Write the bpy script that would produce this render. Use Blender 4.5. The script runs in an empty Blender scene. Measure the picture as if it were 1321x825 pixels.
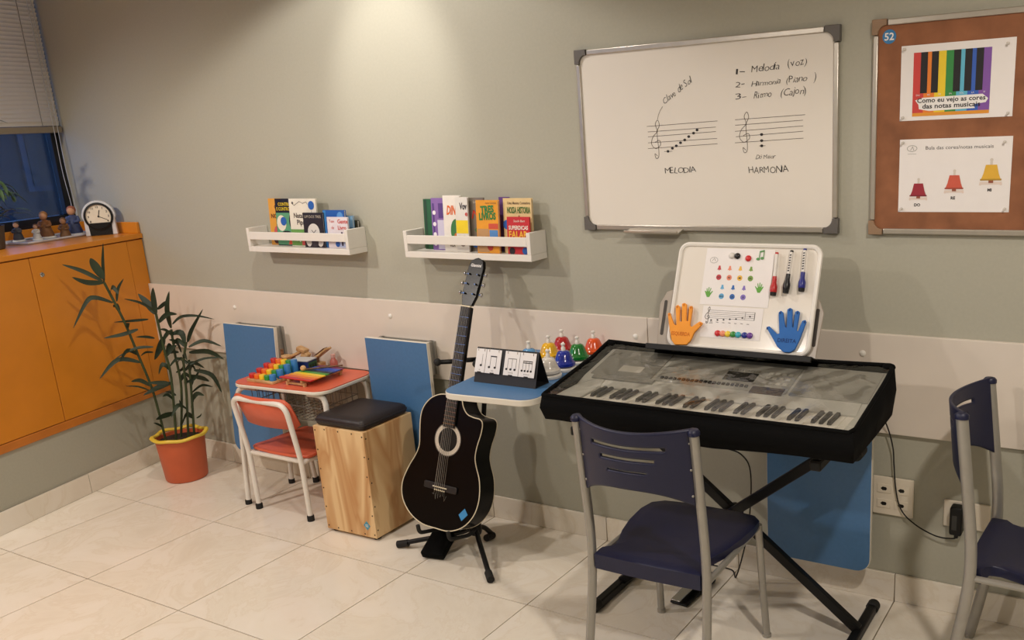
import bpy, bmesh, math, random
from mathutils import Vector, Matrix
random.seed(7)
scene = bpy.context.scene
COL = scene.collection
R = math.radians

# ------------------------------------------------------------------ camera
cam_d = bpy.data.cameras.new('camera'); cam = bpy.data.objects.new('camera', cam_d); COL.objects.link(cam)
yaw, pitch, roll = -0.5366, -0.2709, -0.0538
cy_, sy_, cp_, sp_ = math.cos(yaw), math.sin(yaw), math.cos(pitch), math.sin(pitch)
fwd = Vector((sy_*cp_, cy_*cp_, sp_)); rgt = Vector((cy_, -sy_, 0)); upv = rgt.cross(fwd)
r2 = rgt*math.cos(roll) + upv*math.sin(roll); u2 = -rgt*math.sin(roll) + upv*math.cos(roll)
mw = Matrix((r2, u2, -fwd)).transposed().to_4x4(); mw.translation = (3.6686, -2.9955, 1.7116)
cam.matrix_world = mw
cam_d.sensor_fit = 'HORIZONTAL'; cam_d.sensor_width = 36.0
cam_d.lens = 1179.956/1321*36
cam_d.shift_x = (660.5-806.31)/1321; cam_d.shift_y = (481.276-412.5)/1321
cam_d.clip_start = 0.05
scene.camera = cam

# ------------------------------------------------------------------ world, lamps, exposure
world = bpy.data.worlds.new('dusk'); scene.world = world; world.use_nodes = True
bg = world.node_tree.nodes['Background']; bg.inputs[0].default_value = (0.12, 0.23, 0.48, 1); bg.inputs[1].default_value = 6.0
scene.view_settings.view_transform = 'Standard'; scene.view_settings.look = 'None'
scene.view_settings.gamma = 1.0; scene.view_settings.use_curve_mapping = False
scene.view_settings.exposure = 0.22
CEIL = 2.75
WARM = (1.0, 0.90, 0.80)
# (x, y, target, half-spread, blend, watts, disc radius)
LAMPS = [
    ((0.86, -0.80, CEIL-.03), (0.86, -0.62, 0), 67, 0.22, 40, 0.035),
    ((0.86, -0.80, CEIL-.03), (0.84, -0.02, 1.95), 22, .8, 30, 0.035),
    ((-0.55, -2.3, CEIL-.03), (-0.4, -1.9, 0), 74, 0.4, 114, 0.06),
    ((1.4, -3.6, CEIL-.03), (1.4, -3.0, 0), 76, 0.4, 100, 0.06),
    ((3.9, -1.9, CEIL-.03), (3.9, -1.7, 0), 76, 0.4, 110, 0.06),
]
for i, (loc, tgt, half, blend, watt, rad) in enumerate(LAMPS):
    ld = bpy.data.lights.new('downlight_beam', 'SPOT'); ld.energy = watt; ld.color = (1.0, 0.93, 0.86) if i < 2 else WARM
    ld.spot_size = R(half*2); ld.spot_blend = blend; ld.shadow_soft_size = rad
    lo = bpy.data.objects.new('downlight_beam', ld); COL.objects.link(lo); lo.location = loc
    lo.rotation_euler = (Vector(tgt)-Vector(loc)).to_track_quat('-Z', 'Y').to_euler()

# ------------------------------------------------------------------ materials
def lin(c):
    out = []
    for v in c:
        v /= 255.0
        out.append(v/12.92 if v <= .04045 else ((v+.055)/1.055)**2.4)
    return out
MATS = {}
def M(name, rgb, rough=.5, metal=0., var=.05, scale=30., bump=0., spec=.5, coat=0.):
    if name in MATS: return MATS[name]
    m = bpy.data.materials.new(name); m.use_nodes = True; MATS[name] = m
    nt = m.node_tree; b = nt.nodes['Principled BSDF']
    c = lin(rgb)
    b.inputs['Roughness'].default_value = rough; b.inputs['Metallic'].default_value = metal
    b.inputs['Specular IOR Level'].default_value = spec; b.inputs['Coat Weight'].default_value = coat
    tc = nt.nodes.new('ShaderNodeTexCoord'); nz = nt.nodes.new('ShaderNodeTexNoise')
    nz.inputs['Scale'].default_value = scale; nz.inputs['Detail'].default_value = 4
    nt.links.new(tc.outputs['Object'], nz.inputs['Vector'])
    rp = nt.nodes.new('ShaderNodeValToRGB')
    rp.color_ramp.elements[0].position = .3; rp.color_ramp.elements[1].position = .7
    rp.color_ramp.elements[0].color = (*[max(0, v*(1-var)) for v in c], 1)
    rp.color_ramp.elements[1].color = (*[min(1, v*(1+var)) for v in c], 1)
    nt.links.new(nz.outputs['Fac'], rp.inputs['Fac']); nt.links.new(rp.outputs['Color'], b.inputs['Base Color'])
    if bump:
        bn = nt.nodes.new('ShaderNodeBump'); bn.inputs['Strength'].default_value = bump; bn.inputs['Distance'].default_value = .002
        nt.links.new(nz.outputs['Fac'], bn.inputs['Height']); nt.links.new(bn.outputs['Normal'], b.inputs['Normal'])
    return m
def emis(name, rgb, s):
    m = M(name, rgb); b = m.node_tree.nodes['Principled BSDF']
    b.inputs['Emission Color'].default_value = (*lin(rgb), 1); b.inputs['Emission Strength'].default_value = s
    return m

m_wall = M('painted_wall', (173, 171, 156), .75, var=.025, scale=90, bump=.12)
m_ceil = M('white_ceiling', (226, 222, 212), .9, var=.02)
m_rail = M('cream_rail', (222, 212, 200), .45, var=.015, scale=12)
m_grout = M('grout', (132, 112, 84), .9, var=.1)
m_orange = M('orange_laminate', (214, 134, 34), .32, var=.05, scale=6)
m_orange2 = M('orange_edge', (196, 118, 44), .35, var=.06, scale=8)
m_blue = M('blue_laminate', (74, 118, 164), .42, var=.04, scale=70)
m_white = M('white_paint', (232, 228, 220), .4, var=.015)
m_offw = M('white_edge', (226, 220, 206), .4, var=.02)
m_grey = M('grey_metal', (166, 163, 156), .4, .55, var=.04)
m_alu = M('aluminium', (196, 190, 180), .32, .75, var=.04)
m_corner = M('grey_plastic', (98, 94, 90), .5, var=.04)
m_cornerb = M('beige_plastic', (150, 122, 96), .5, var=.05)
m_navy = M('navy_plastic', (18, 22, 55), .45, var=.05, scale=150, bump=.05)
m_black = M('black_plastic', (11, 11, 12), .45, var=.1, spec=.3)
m_rubber = M('black_rubber', (20, 19, 18), .75, var=.1)
m_bfab = M('black_fabric', (9, 9, 9), .9, var=.2, scale=220, bump=.3, spec=.12)
m_red = M('coral_laminate', (216, 100, 70), .38, var=.05, scale=14)
m_wtube = M('white_tube', (232, 228, 220), .3, var=.02)
m_chrome = M('chrome', (205, 205, 205), .15, 1., var=.02)
m_ink = M('marker_ink', (34, 30, 30), .6, var=.1)
m_ink2 = M('faint_ink', (96, 88, 80), .6, var=.1)
m_paper = M('paper', (238, 234, 232), .6, var=.01)
m_board = M('whiteboard_enamel', (232, 226, 216), .16, var=.01, scale=5)
m_dark = M('dark_window_frame', (16, 18, 24), .4, var=.1)
m_leather = M('black_leatherette', (36, 28, 28), .48, var=.12, scale=120, bump=.25)
m_soil = M('potting_soil', (44, 34, 26), .95, var=.3, scale=80, bump=.5)
m_pot = M('terracotta_plastic', (194, 92, 54), .5, var=.06, scale=12)
m_yel = M('yellow_rim', (228, 196, 66), .45, var=.05)
m_leaf = M('leaf_green', (32, 46, 24), .6, var=.28, scale=14)
m_stem = M('stem_green', (48, 60, 30), .55, var=.25, scale=25)

def wood(name, ca, cb, scale=1.0, rough=.55, axis=2, rot=0):
    m = bpy.data.materials.new(name); m.use_nodes = True; MATS[name] = m
    nt = m.node_tree; b = nt.nodes['Principled BSDF']; b.inputs['Roughness'].default_value = rough
    tc = nt.nodes.new('ShaderNodeTexCoord'); mp = nt.nodes.new('ShaderNodeMapping')
    s = [5*scale, 5*scale, 5*scale]; s[axis] = 1.0*scale
    mp.inputs['Scale'].default_value = s; mp.inputs['Location'].default_value = (1.3, .7, .2)
    nz = nt.nodes.new('ShaderNodeTexNoise'); nz.inputs['Scale'].default_value = 1.5; nz.inputs['Detail'].default_value = 3; nz.inputs['Distortion'].default_value = .8
    ml = nt.nodes.new('ShaderNodeMath'); ml.operation = 'MULTIPLY'; ml.inputs[1].default_value = 3.2
    fr = nt.nodes.new('ShaderNodeMath'); fr.operation = 'FRACT'
    rp = nt.nodes.new('ShaderNodeValToRGB')
    e = rp.color_ramp.elements
    e[0].position = 0; e[0].color = (*lin(ca), 1); e[1].position = 1; e[1].color = (*lin(ca), 1)
    k = e.new(.55); k.color = (*lin(cb), 1); k = e.new(.25); k.color = (*lin(ca), 1)
    k = e.new(.82); k.color = (*[.5*(p+q) for p, q in zip(lin(ca), lin(cb))], 1)
    for a, c in ((tc.outputs['Object'], mp.inputs['Vector']), (mp.outputs['Vector'], nz.inputs['Vector']), (nz.outputs['Fac'], ml.inputs[0]),
                 (ml.outputs[0], fr.inputs[0]), (fr.outputs[0], rp.inputs['Fac']), (rp.outputs['Color'], b.inputs['Base Color'])):
        nt.links.new(a, c)
    return m
m_ply = wood('pine_plywood', (230, 196, 146), (196, 146, 94), 1.0, .55)
m_wood = wood('toy_wood', (212, 176, 126), (176, 134, 88), 4.0, .55, 0)
m_dwood = wood('dark_toy_wood', (128, 92, 62), (96, 66, 44), 5.0, .55, 0)

def tile_material():
    m = bpy.data.materials.new('marble_tile'); m.use_nodes = True
    nt = m.node_tree; b = nt.nodes['Principled BSDF']; b.inputs['Roughness'].default_value = .2; b.inputs['Specular IOR Level'].default_value = .42
    ge = nt.nodes.new('ShaderNodeNewGeometry'); oi = nt.nodes.new('ShaderNodeObjectInfo')
    sc = nt.nodes.new('ShaderNodeVectorMath'); sc.operation = 'SCALE'; sc.inputs['Scale'].default_value = 19.
    ad = nt.nodes.new('ShaderNodeVectorMath'); ad.operation = 'ADD'
    cb = nt.nodes.new('ShaderNodeCombineXYZ')
    nt.links.new(oi.outputs['Random'], cb.inputs['X']); nt.links.new(oi.outputs['Random'], cb.inputs['Z'])
    nt.links.new(cb.outputs[0], sc.inputs[0]); nt.links.new(sc.outputs[0], ad.inputs[0]); nt.links.new(ge.outputs['Position'], ad.inputs[1])
    n1 = nt.nodes.new('ShaderNodeTexNoise'); n1.inputs['Scale'].default_value = 2.4; n1.inputs['Detail'].default_value = 6; n1.inputs['Distortion'].default_value = 1.6; n1.inputs['Roughness'].default_value = .62
    nt.links.new(ad.outputs[0], n1.inputs['Vector'])
    rp = nt.nodes.new('ShaderNodeValToRGB'); e = rp.color_ramp.elements
    e[0].position = .30; e[0].color = (*lin((226, 216, 199)), 1); e[1].position = .72; e[1].color = (*lin((239, 232, 220)), 1)
    k = e.new(.47); k.color = (*lin((234, 226, 211)), 1); k = e.new(.5); k.color = (*lin((229, 219, 202)), 1); k = e.new(.53); k.color = (*lin((235, 227, 213)), 1)
    nt.links.new(n1.outputs['Fac'], rp.inputs['Fac']); nt.links.new(rp.outputs['Color'], b.inputs['Base Color'])
    return m
m_tile = tile_material()

def cork_material():
    m = M('cork', (142, 92, 62), .85, var=.2, scale=14, bump=.3)
    return m
m_cork = cork_material()

def clear_material(name, tint=(1, 1, 1), rough=.08, refl=.12, bump=0.):
    m = bpy.data.materials.new(name); m.use_nodes = True; nt = m.node_tree
    for n in list(nt.nodes): nt.nodes.remove(n)
    out = nt.nodes.new('ShaderNodeOutputMaterial'); mx = nt.nodes.new('ShaderNodeMixShader')
    tr = nt.nodes.new('ShaderNodeBsdfTransparent'); tr.inputs[0].default_value = (*tint, 1)
    gl = nt.nodes.new('ShaderNodeBsdfGlossy'); gl.inputs['Roughness'].default_value = rough
    lw = nt.nodes.new('ShaderNodeLayerWeight'); lw.inputs['Blend'].default_value = .35
    mr = nt.nodes.new('ShaderNodeMapRange'); mr.inputs['To Min'].default_value = refl*.4; mr.inputs['To Max'].default_value = min(1, refl*5)
    nt.links.new(lw.outputs['Fresnel'], mr.inputs['Value']); nt.links.new(mr.outputs['Result'], mx.inputs['Fac'])
    nt.links.new(tr.outputs[0], mx.inputs[1]); nt.links.new(gl.outputs[0], mx.inputs[2]); nt.links.new(mx.outputs[0], out.inputs['Surface'])
    if bump:
        tc = nt.nodes.new('ShaderNodeTexCoord'); nz = nt.nodes.new('ShaderNodeTexNoise'); nz.inputs['Scale'].default_value = 16; nz.inputs['Distortion'].default_value = 1.5
        bn = nt.nodes.new('ShaderNodeBump'); bn.inputs['Strength'].default_value = bump; bn.inputs['Distance'].default_value = .01
        nt.links.new(tc.outputs['Object'], nz.inputs['Vector']); nt.links.new(nz.outputs['Fac'], bn.inputs['Height'])
        nt.links.new(bn.outputs['Normal'], gl.inputs['Normal'])
    return m
m_glass = clear_material('window_glass', (.55, .62, .7), .03, .1)
m_vinyl = clear_material('clear_vinyl', (.96, .96, .94), .1, .14, .4)

# ------------------------------------------------------------------ mesh helpers
class MB:
    def __init__(s): s.v = []; s.f = []
    def add(s, vs, fs):
        o = len(s.v); s.v += [tuple(v) for v in vs]; s.f += [tuple(i+o for i in f) for f in fs]; return s
    def box(s, x0, x1, y0, y1, z0, z1):
        return s.add([(x0,y0,z0),(x1,y0,z0),(x1,y1,z0),(x0,y1,z0),(x0,y0,z1),(x1,y0,z1),(x1,y1,z1),(x0,y1,z1)],
                     [(0,3,2,1),(4,5,6,7),(0,1,5,4),(1,2,6,5),(2,3,7,6),(3,0,4,7)])
    def obox(s, c, size, rot):
        a = MB().box(-size[0]/2,size[0]/2,-size[1]/2,size[1]/2,-size[2]/2,size[2]/2)
        return s.add([rot @ Vector(v) + Vector(c) for v in a.v], a.f)
    def prism(s, poly, h0, h1, fn):
        n = len(poly)
        vs = [fn(a, b, h0) for a, b in poly] + [fn(a, b, h1) for a, b in poly]
        fs = [tuple(range(n-1, -1, -1)), tuple(range(n, 2*n))] + [(i, (i+1) % n, n+(i+1) % n, n+i) for i in range(n)]
        return s.add(vs, fs)
    def prism_z(s, poly, z0, z1): return s.prism(poly, z0, z1, lambda a, b, h: (a, b, h))
    def prism_y(s, poly, y0, y1): return s.prism(poly, y0, y1, lambda a, b, h: (a, h, b))
    def prism_x(s, poly, x0, x1): return s.prism(poly, x0, x1, lambda a, b, h: (h, a, b))
    def tube(s, pts, r, n=8, closed=False, sx=1., ref=None):
        P = [Vector(p) for p in pts]; m = len(P); rs = r if isinstance(r, (list, tuple)) else [r]*m
        def tan(i):
            if closed: return (P[(i+1) % m]-P[i-1]).normalized()
            return (P[min(i+1, m-1)]-P[max(i-1, 0)]).normalized()
        t0 = tan(0); a = Vector(ref) if ref else (Vector((0, 0, 1)) if abs(t0.z) < .9 else Vector((1, 0, 0)))
        u = (a - t0*a.dot(t0)).normalized(); vs = []; fs = []
        for i in range(m):
            t = tan(i); u = (u - t*u.dot(t)).normalized(); w = t.cross(u)
            for k in range(n):
                g = 2*math.pi*k/n; vs.append(P[i] + (u*math.cos(g)*sx + w*math.sin(g))*rs[i])
        last = m if closed else m-1
        for i in range(last):
            j = (i+1) % m
            for k in range(n): fs.append((i*n+k, i*n+(k+1) % n, j*n+(k+1) % n, j*n+k))
        if not closed: fs += [tuple(range(n-1, -1, -1)), tuple((m-1)*n+k for k in range(n))]
        return s.add(vs, fs)
    def lathe(s, prof, n=24, c=(0, 0, 0), mat=None, sy=1.):
        vs = []; fs = []; m = len(prof)
        for r, z in prof:
            for k in range(n):
                g = 2*math.pi*k/n; v = Vector((r*math.cos(g), r*math.sin(g)*sy, z))
                if mat: v = mat @ v
                vs.append(v + Vector(c))
        for i in range(m-1):
            for k in range(n): fs.append((i*n+k, i*n+(k+1) % n, (i+1)*n+(k+1) % n, (i+1)*n+k))
        fs += [tuple(range(n-1, -1, -1)), tuple((m-1)*n+k for k in range(n))]
        return s.add(vs, fs)
    def ball(s, c, r, seg=14, rings=8, sc=(1, 1, 1)):
        prof = [(r*math.sin(math.pi*i/rings) if 0 < i < rings else r*.02, -r*math.cos(math.pi*i/rings)) for i in range(rings+1)]
        return s.lathe(prof, seg, c, Matrix.Diagonal(sc))
    def disc(s, x, z, r, y=0., n=18, rz=None):
        vs = [(x+r*math.cos(2*math.pi*k/n), y, z+(rz or r)*math.sin(2*math.pi*k/n)) for k in range(n)]
        return s.add(vs, [tuple(range(n))])
    def rect(s, x0, x1, z0, z1, y=0.): return s.add([(x0,y,z0),(x1,y,z0),(x1,y,z1),(x0,y,z1)], [(0,1,2,3)])
    def flat(s, poly, y=0.): return s.add([(a, y, b) for a, b in poly], [tuple(range(len(poly)))])
    def stroke(s, pts, w, y=0.):
        for (x0, z0), (x1, z1) in zip(pts, pts[1:]):
            dx, dz = x1-x0, z1-z0; l = math.hypot(dx, dz) or 1e-6; nx, nz = -dz/l*w/2, dx/l*w/2; ex, ez = dx/l*w*.3, dz/l*w*.3
            s.add([(x0+nx-ex,y,z0+nz-ez),(x1+nx+ex,y,z1+nz+ez),(x1-nx+ex,y,z1-nz+ez),(x0-nx-ex,y,z0-nz-ez)], [(0,1,2,3)])
        return s
    def text(s, body, x, z, h, y=0., width=None, ang=0., align='l', shear=0., bold=0.):
        vs, fs, w = glyphs(body, bold); k = h/.7; kx = (width/w) if width else k
        off = 0 if align == 'l' else (-w*kx/2 if align == 'c' else -w*kx)
        ca, sa = math.cos(ang), math.sin(ang); out = []
        for a, b in vs:
            px, pz = a*kx + b*k*shear + off, b*k
            out.append((x+px*ca-pz*sa, y, z+px*sa+pz*ca))
        return s.add(out, fs)
_gl = {}
def glyphs(body, bold=0.):
    key = (body, bold)
    if key in _gl: return _gl[key]
    c = bpy.data.curves.new('t', 'FONT'); c.body = body; c.resolution_u = 2; c.offset = bold
    o = bpy.data.objects.new('t', c); COL.objects.link(o)
    dg = bpy.context.evaluated_depsgraph_get(); dg.update()
    me = bpy.data.meshes.new_from_object(o.evaluated_get(dg))
    vs = [(v.co.x, v.co.y) for v in me.vertices]; fs = [tuple(p.vertices) for p in me.polygons]
    x0 = min(v[0] for v in vs); vs = [(a-x0, b) for a, b in vs]; w = max(v[0] for v in vs)
    bpy.data.objects.remove(o); bpy.data.curves.remove(c); bpy.data.meshes.remove(me)
    _gl[key] = (vs, fs, w); return _gl[key]

def build(mb, name, mat, parent=None, smooth=None, bevel=0., seg=2, label=None, loc=None, rot=None, recalc=True):
    me = bpy.data.meshes.new(name); me.from_pydata([tuple(v) for v in mb.v], [], mb.f); me.update()
    if recalc:
        bm = bmesh.new(); bm.from_mesh(me); bmesh.ops.recalc_face_normals(bm, faces=bm.faces); bm.to_mesh(me); bm.free()
    if smooth:
        me.shade_smooth(); me.set_sharp_from_angle(angle=R(smooth if smooth is not True else 40))
    me.materials.append(mat)
    o = bpy.data.objects.new(name, me); COL.objects.link(o)
    if parent: o.parent = parent
    if loc: o.location = loc
    if rot: o.rotation_euler = rot
    if bevel:
        b = o.modifiers.new('bevel', 'BEVEL'); b.width = bevel; b.segments = seg; b.limit_method = 'ANGLE'; b.angle_limit = R(35)
        if not smooth: me.shade_smooth(); me.set_sharp_from_angle(angle=R(60))
    if label: o['label'] = label
    return o
def inst(src, parent, loc, rot=None, scale=None):
    c = src.copy(); COL.objects.link(c); c.parent = parent; c.location = loc
    if rot: c.rotation_euler = rot
    if scale: c.scale = scale
    return c
def thing(name, label, cat, loc=(0, 0, 0), rot=(0, 0, 0), group=None):
    o = bpy.data.objects.new(name, None); COL.objects.link(o); o.location = loc; o.rotation_euler = rot; o.empty_display_size = .05
    return tag(o, label, cat, group)
def tag(o, label, cat, group=None):
    o['label'] = label; o['category'] = cat
    if group: o['group'] = group
    return o
def struct(o, label=None, cat=None):
    o['kind'] = 'structure'
    if label: o['label'] = label
    if cat: o['category'] = cat
    return o
def rrect(x0, x1, y0, y1, r, n=6):
    if not isinstance(r, (list, tuple)): r = [r]*4
    out = []
    for (cx, cy, a0), q in zip(((x1, y1, 0), (x0, y1, 90), (x0, y0, 180), (x1, y0, 270)), r):
        sx = -1 if cx == x1 else 1; sy = -1 if cy == y1 else 1
        if q <= 0: out.append((cx, cy)); continue
        for i in range(n+1):
            a = R(a0+90*i/n); out.append((cx+sx*q+q*math.cos(a), cy+sy*q+q*math.sin(a)))
    return out
def catmull(pts, n=6, closed=False):
    P = [Vector(p) for p in pts]; m = len(P); out = []
    for i in range(m if closed else m-1):
        p0 = P[i-1] if (closed or i > 0) else P[0]; p1 = P[i]; p2 = P[(i+1) % m]; p3 = P[(i+2) % m] if (closed or i+2 < m) else P[-1]
        for k in range(n):
            t = k/n; out.append(.5*((2*p1)+(p2-p0)*t+(2*p0-5*p1+4*p2-p3)*t*t+(3*p1-p0-3*p2+p3)*t**3))
    if not closed: out.append(P[-1])
    return out
def fillet(pts, r, n=5):
    P = [Vector(p) for p in pts]; out = [P[0]]
    for i in range(1, len(P)-1):
        a = (P[i-1]-P[i]); b = (P[i+1]-P[i]); q = min(r, a.length*.49, b.length*.49)
        s = P[i]+a.normalized()*q; e = P[i]+b.normalized()*q
        for k in range(n+1):
            t = k/n; out.append((1-t)**2*s + 2*t*(1-t)*P[i] + t*t*e)
    out.append(P[-1]); return out

# ================================================================== THE SETTING
XC, LS = -1.1244, -0.2267
LA = math.atan(-LS)                      # left wall is turned by this angle
XR, YF = 5.4, -5.2
X0, Y1, T = -0.6375, -0.5913, 0.6
floor = struct(build(MB().box(-2.3, XR, YF, .05, -.12, -.008), 'floor', m_grout), 'cream marble tile floor with thin brown joints', 'floor')
def clip_left(poly, off=0.):
    out = []; n = len(poly); g = lambda p: p[0]-LS*p[1]-(XC+off)
    for i in range(n):
        a, b = poly[i], poly[(i+1) % n]; ga, gb = g(a), g(b)
        if ga >= 0: out.append(a)
        if ga*gb < 0: t = ga/(ga-gb); out.append((a[0]+t*(b[0]-a[0]), a[1]+t*(b[1]-a[1])))
    return out
G = .0022
for i in range(-2, 10):
    for j in range(-1, 8):
        x0, x1 = X0+i*T+G, X0+(i+1)*T-G
        ya, yb = Y1-(j+1)*T+G, Y1-j*T-G
        if j == -1: ya, yb = Y1+G, -.001
        x1 = min(x1, XR-.01); ya = max(ya, YF+.01)
        if x1-x0 < .02 or yb-ya < .02: continue
        pl = clip_left([(x0, ya), (x1, ya), (x1, yb), (x0, yb)])
        if len(pl) < 3: continue
        build(MB().prism_z(pl, -.010, 0.), 'tile', m_tile, floor)
def box_struct(name, x0, x1, y0, y1, z0, z1, mat): return struct(build(MB().box(x0, x1, y0, y1, z0, z1), name, mat))
box_struct('wall_back', -1.80, XR, 0, .14, -.1, CEIL, m_wall)
box_struct('wall_right', XR, XR+.12, YF, .14, -.1, CEIL, m_wall)
box_struct('wall_front', -2.2, XR+.12, YF-.12, YF, -.1, CEIL, m_wall)
box_struct('ceiling', -2.2, XR+.12, YF-.12, .14, CEIL, CEIL+.1, m_ceil)
CB, SZ = .3688, 1.2271
LW = dict(loc=(XC, 0, 0), rot=(0, 0, LA))
ca_, sa_ = math.cos(LA), math.sin(LA)
yc = lambda lx: -lx*math.tan(LA)         # local y of the back wall at local depth lx
wl = build(MB().prism_z([(0, yc(0)), (-.14, yc(-.14)), (-.14, -5.2), (0, -5.2)], -.1, CB), 'wall_left', m_wall, **LW); struct(wl)
wu = build(MB().prism_z([(-.58, yc(-.58)), (-.72, yc(-.72)), (-.72, -5.2), (-.58, -5.2)], -.1, 1.30), 'wall_left_under_window', m_wall, **LW); struct(wu)
wt = build(MB().prism_z([(-.58, yc(-.58)), (-.72, yc(-.72)), (-.72, -5.2), (-.58, -5.2)], 2.62, CEIL), 'wall_left_above_window', m_wall, **LW); struct(wt)
# baseboards
BH, BT = .1056, .012
bb = struct(build(MB().box(-.95, XR, -.004, 0, .0, BH-.002), 'baseboard_back', m_grout), 'cream marble tile skirting along the back wall', 'baseboard')
for i in range(-1, 10):
    x0, x1 = X0+i*T, min(X0+(i+1)*T, XR)
    if i == -1: x0 = XC+BT+.004
    build(MB().box(x0+.0015, x1-.0015, -BT, -.002, .0005, BH), 'tile', m_tile, bb, bevel=.0012, seg=1)
bl = struct(build(MB().prism_z([(0, -.02), (.004, -.02), (.004, -5.1), (0, -5.1)], 0, BH-.002), 'baseboard_left', m_grout, **LW))
ys = [-.008, (Y1)/ca_-.03] + [(Y1-k*T)/ca_-.03 for k in range(1, 7)]
for a, b in zip(ys, ys[1:]):
    build(MB().box(.002, BT, b+.0015, a-.0015, .0005, BH), 'tile', m_tile, bl, bevel=.0012, seg=1)
# rail on the back wall
RZ0, RZ1, RY = .6315, .9781, -.018
rail = struct(build(MB().box(XC+.006, 2.006, RY, -.0005, RZ0, RZ1), 'trim_1', m_rail, bevel=.002), 'long cream board fixed along the back wall', 'wall rail')
rail2 = struct(build(MB().box(2.0085, XR, RY, -.0005, RZ0, RZ1), 'trim_2', m_rail, bevel=.002), 'cream board on the back wall behind the keyboard', 'wall rail')
capm = MB().lathe([(.011, 0), (.011, .002), (.006, .006), (.001, .007)], 14, mat=Matrix.Rotation(R(90), 3, 'X'))
cap0 = build(capm, 'screw_cap', m_white, rail, smooth=True, loc=(.674, RY, .905))
for x, z, p in ((-.41, .885, rail), (1.954, .902, rail), (2.835, .908, rail2), (3.9, .905, rail2)): inst(cap0, p, (x, RY, z))

# window, glass, view outside
win = build(MB(), 'window_1', m_dark, **LW); struct(win, 'dark framed window above the orange ledge', 'window')
fr = MB()
WY0, WY1, WZ0, WZ1 = yc(-.58)-.005, -4.2, 1.30, 2.62
def wframe(mb, ya, yb, t=.055):
    mb.box(-.62, -.56, yb, ya, WZ0, WZ0+t).box(-.62, -.56, yb, ya, WZ1-t, WZ1)
    mb.box(-.62, -.56, ya-t, ya, WZ0+t, WZ1-t).box(-.62, -.56, yb, yb+t, WZ0+t, WZ1-t)
edges = [WY0, -1.15, -2.3, -3.4, WY1]
for a, b in zip(edges, edges[1:]):
    f1 = MB(); wframe(f1, a, b+.002); build(f1, 'window_frame', m_dark, win, bevel=.003, seg=1)
    build(MB().box(-.595, -.589, b+.055, a-.055, WZ0+.055, WZ1-.055), 'pane', m_glass, win)
m_fac = M('dusk_facade', (26, 30, 36), .8, var=.03, scale=1.5); m_slab = M('dusk_slab', (46, 52, 62), .8, var=.1, scale=2)
m_wpane = M('dusk_pane', (13, 16, 22), .6, var=.02); m_lit = emis('lit_room', (190, 205, 225), .35)
bld = thing('neighbouring_building', 'blue grey building with window bands seen through the window', 'building', (-14, 4, -6))
build(MB().box(-3, 0, -16, 10, 0, 9.6), 'wall', m_fac, bld)
for k in range(3): build(MB().box(0, .5, -16, 10, 2.6+k*3.1, 3.1+k*3.1), 'floor_slab', m_slab, bld)
for k in range(3):
    for q in range(9):
        y = -14.1+q*2.7; wn = build(MB().box(.0, .06, y, y+1.7, 3.9+k*3.1-3.1, 5.3+k*3.1-3.1), 'window', m_slab, bld)
        build(MB().box(.061, .08, y+.1, y+1.6, 4.0+k*3.1-3.1, 5.2+k*3.1-3.1), 'pane', m_lit if (q*5+k*3) % 7 == 0 else m_wpane, wn)

# venetian blind
m_slat = M('blind_slat', (228, 226, 222), .5, var=.02)
bl_t = thing('venetian_blind', 'white venetian blind half lowered over the dark window', 'blind', (XC, 0, 0), (0, 0, LA))
BX = -.52; bw0, bw1 = yc(BX)-.012, -1.9
build(MB().box(BX-.02, BX+.02, bw1, bw0, 2.56, 2.60), 'head_rail', m_slat, bl_t, bevel=.002)
slm = MB(); sl = [(-.0125, 0), (-.006, .0022), (0, .003), (.006, .0022), (.0125, 0)]
sl2 = [(a*math.cos(R(74))-b*math.sin(R(74)), a*math.sin(R(74))+b*math.cos(R(74))) for a, b in sl]
slm.prism([(a, b) for a, b in sl2] + [(a+.0004, b-.0008) for a, b in reversed(sl2)], bw1, bw0, lambda a, b, h: (a, h, b))
s0 = build(slm, 'slat', m_slat, bl_t, loc=(BX, 0, 1.85))
nsl = 33
for k in range(1, nsl): inst(s0, bl_t, (BX, 0, 1.85+k*.0215))
build(MB().box(BX-.013, BX+.013, bw1, bw0, 1.800, 1.834), 'bottom_rail', M('blind_rail', (150, 140, 122), .5), bl_t, bevel=.003)
for yy in (bw0-.12, bw0-.62, bw0-1.2): build(MB().tube([(BX+.016, yy, 1.83), (BX+.016, yy, 2.57)], .0018, 6), 'ladder_cord', M('cord_grey', (120, 118, 112), .8), bl_t)
m_cordw = M('cord_white', (190, 194, 200), .7)
for dy, zb in ((-.035, 1.30), (-.06, 1.28)):
    build(MB().tube(catmull([(BX+.02, bw0+dy, 2.57), (BX+.022, bw0+dy, 1.9), (BX+.03, bw0+dy-.01, 1.6), (BX+.026, bw0+dy+.005, 1.42), (BX+.05, bw0+dy-.02, zb)], 6), .0017, 6), 'pull_cord', m_cordw, bl_t, smooth=True)

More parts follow.
